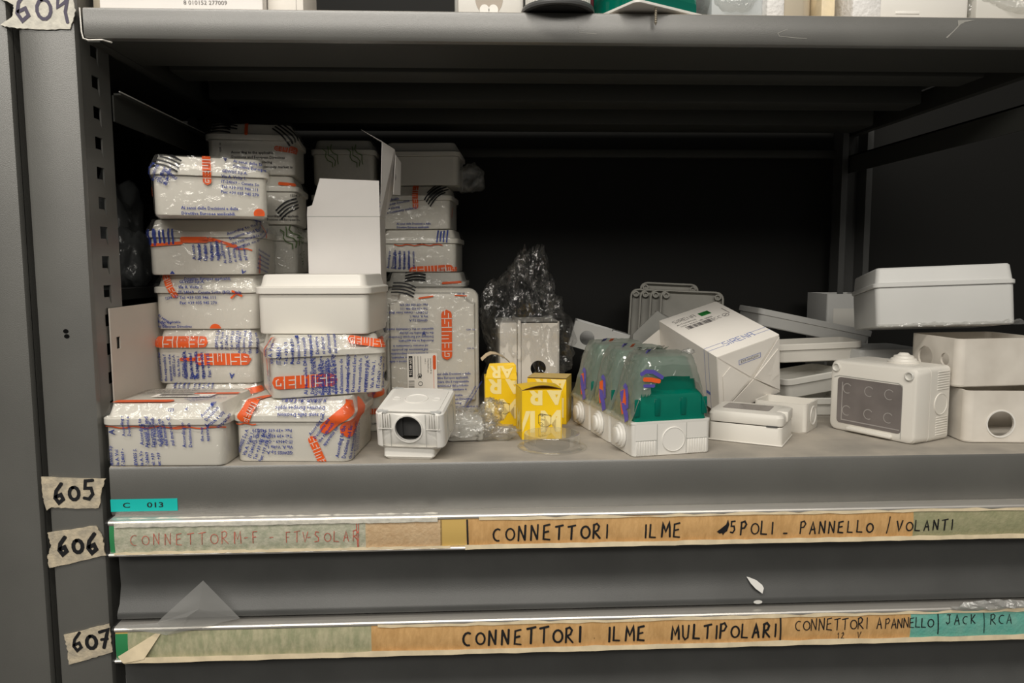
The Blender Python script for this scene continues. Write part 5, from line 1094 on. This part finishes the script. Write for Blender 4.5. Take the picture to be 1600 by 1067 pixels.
# ------------------------------------------------------------------ goods on the upper shelf, cut by the photo's top edge
z = H + .0005
t = thing('narrow_carton', (.0025, .075, z), 0, 'narrow beige carton on the upper shelf nearest the post', 'carton'); MB().box(-.006, .0068, -.04, .04, 0, .06, b=.001).build('body', BEIGE, t)
t = thing('long_carton', (.1030, .065, z), 0, 'long white carton with a printed number along its bottom edge, on the upper shelf', 'carton')
MB().box(-.0935, .0935, -.042, .042, 0, .075, b=.001).build('body', CARDW, t, smooth=20)
b = MB(); v2, f2 = text2d(['8 010152 277009'], .0068, res=2); b.add([Vector((.0275 + x * 1.05, -.0424, .0125 + y)) for x, y in v2], f2, 0); b.build('printed_number', GREYINK, t, smooth=0)
t = thing('beige_carton', (.2200, .080, z), 0, 'plain beige carton on the upper shelf beside the long white one', 'carton'); MB().box(-.022, .020, -.04, .04, 0, .07, b=.001).build('body', CARD, t)
MB().box(.0115, .0118, -.0404, -.04, 0, .07).build('seam', GREYINK, t, smooth=0)
t = thing('small_white_box', (.4650, .060, z), 0, 'small white box with a grey oval mark on the upper shelf', 'box')
MB().box(-.041, .039, -.038, .038, 0, .06, b=.006).build('body', WHT, t)
b = MB(); fo = lambda u, v, o=0: Vector((u, -.0384 - o, v)); b.add([fo(.0 + .0165 * math.cos(a * .2618) - .003, .021 + .020 * math.sin(a * .2618)) for a in range(24)], [list(range(24))], 0)
for cx in (-.0085, .0020): b.add([fo(cx + .0058 * math.cos(a * .3927), .0075 + .0065 * math.sin(a * .3927), .0003) for a in range(16)], [list(range(16))], 1)
b.add([fo(-.0125, .0065, .0003), fo(.006, .0065, .0003), fo(.004, -.0), fo(-.010, -.0)], [[0, 1, 2, 3]], 1)
b.build('printed_mark', [TAUPE, WHT], t, smooth=0)
t = thing('grey_box', (.4310, .120, z), 0, 'grey rounded box mostly hidden behind the small white box on the upper shelf', 'box'); MB().box(-.012, .03, -.018, .03, 0, .06, b=.004).build('body', GREYD, t)
t = thing('round_lamp', (.5430, .0150, z), 0, 'round black-rimmed fitting overhanging the upper shelf edge, pale fins above its rim', 'lamp')
b = MB(); b.lathe([(.0001, .0008), (.036, .0008), (.0395, .0), (.0430, .0006), (.0435, .003), (.0425, .006), (.034, .0062)], 48); b.build('rim', BLKPL, t)
b = MB(); b.lathe([(.0001, .0005), (.0365, .0003)], 40); b.build('underside', BLKRUB, t)
b = MB(); b.lathe([(.033, .006), (.033, .05), (.0001, .05)], 40); b.build('body', GREYD, t)
for i in range(22):
    a = math.pi * (1.03 + .94 * i / 21); MB().box(.0325, .0385, -.0014, .0014, .006, .046, M=Matrix.Rotation(a, 4, 'Z')).build('fin', WHT, t)
t = thing('dark_red_fitting', (.5760, .075, z), 0, 'dark red plastic fitting on the upper shelf between the round lamp and the green beacon', 'fitting'); MB().box(-.012, .016, -.03, .03, 0, .06, b=.006).build('body', WINE, t)
t = thing('ribbed_connector', (.5640, .022, z + .001), (0, 24, 0), 'short white ribbed connector with black grooves leaning against the dark red fitting', 'connector')
MB().box(-.0065, .0065, -.004, .004, 0, .055, b=.001).build('body', WHT, t)
b = MB()
for i in range(14): b.box(-.0055, .0060, -.0045, -.0040, .002 + i * .0036, .0034 + i * .0036)
b.build('groove', BLKPL, t, smooth=0)
t = thing('green_beacon', (.6520, .0420, z + .0022), (0, 0, 30), 'green beacon overhanging the upper shelf edge, a screw hanging from its white flange', 'beacon')
b = MB(); b.loft([rr(.110, .098, .006, 0), rr(.112, .100, .007, .0006), rr(.112, .100, .007, .0032), rr(.110, .098, .006, .0038)], M=Matrix.Rotation(math.radians(0), 4, 'Z')); b.build('flange', WHT, t)
b = MB(); b.loft([rr(.098, .086, .006, .0038), rr(.097, .085, .006, .050), rr(.080, .07, .006, .055)]); lo = b.build('lens', LENS, t)
b = MB(); b.box(-.044, .044, -.0440, -.0432, .005, .016); b.box(.0492, .0498, -.036, .036, .005, .016); b.build('lens_rib', LENSH, lo, smooth=0)
b = MB(); b.lathe([(.0001, -.0200), (.0010, -.0185)] + [(.0018 if i % 2 else .0012, -.0178 + i * .0012) for i in range(15)] + [(.0018, .0005)], 12, M=Matrix.Translation((-.0240, -.0465, 0))); b.build('screw', SCREWM, t)
t = thing('bagged_box', (.7630, .075, z), 0, 'pale blue-grey box in clear plastic on the upper shelf beside the green beacon', 'box'); MB().box(-.030, .035, -.04, .04, 0, .07, b=.004).build('body', BLUGRY, t); crumple('plastic_wrap', t, (0.001, 0, 0), .038, .044, .034, 41, FILM2, 4, .12)
t = thing('foam_wrapped_box', (.8180, .070, z), 0, 'box half sleeved in white foam sheet on the upper shelf', 'box'); MB().box(-.018, .026, -.045, .045, 0, .07, b=.002).build('body', BEIGE, t); MB().box(-.021, .002, -.048, .046, 0, .068, b=.004).build('foam_sleeve', FOAM, t)
t = thing('beige_tube', (.8600, .075, z), 0, 'beige upright tube in a narrow gap on the upper shelf', 'tube'); MB().lathe([(.0001, 0), (.011, 0), (.012, .001), (.012, .07), (.0001, .07)], 24).build('body', BEIGE, t)
t = thing('cream_carton', (.8820, .082, z), 0, 'narrow cream carton on the upper shelf beside the beige tube', 'carton'); MB().box(-.0085, .0085, -.04, .04, 0, .07, b=.001).build('body', CREAM, t)
t = thing('white_case', (.9760, .070, z), 0, 'white plastic case with rounded corner on the upper shelf, foam sheet at its end', 'case'); MB().box(-.040, .075, -.045, .045, .0012, .07, b=.006).build('body', WHT, t); MB().box(-.072, -.036, -.046, .046, 0, .07, b=.003).build('foam_sleeve', FOAM, t)
MB().box(-.018, .012, -.0458, -.045, .0095, .0125, b=.0003).build('moulded_bar', WHT, t)
t = thing('bagged_carton', (1.1130, .068, z), 0, 'cream box in crinkled clear film on the upper shelf, farthest from the slotted post', 'box'); MB().box(-.055, .075, -.045, .045, .0035, .07, b=.003).build('body', WARMG, t); crumple('plastic_wrap', t, (.008, 0, 0), .070, .050, .036, 47, FILM2, 5, .14, 3)
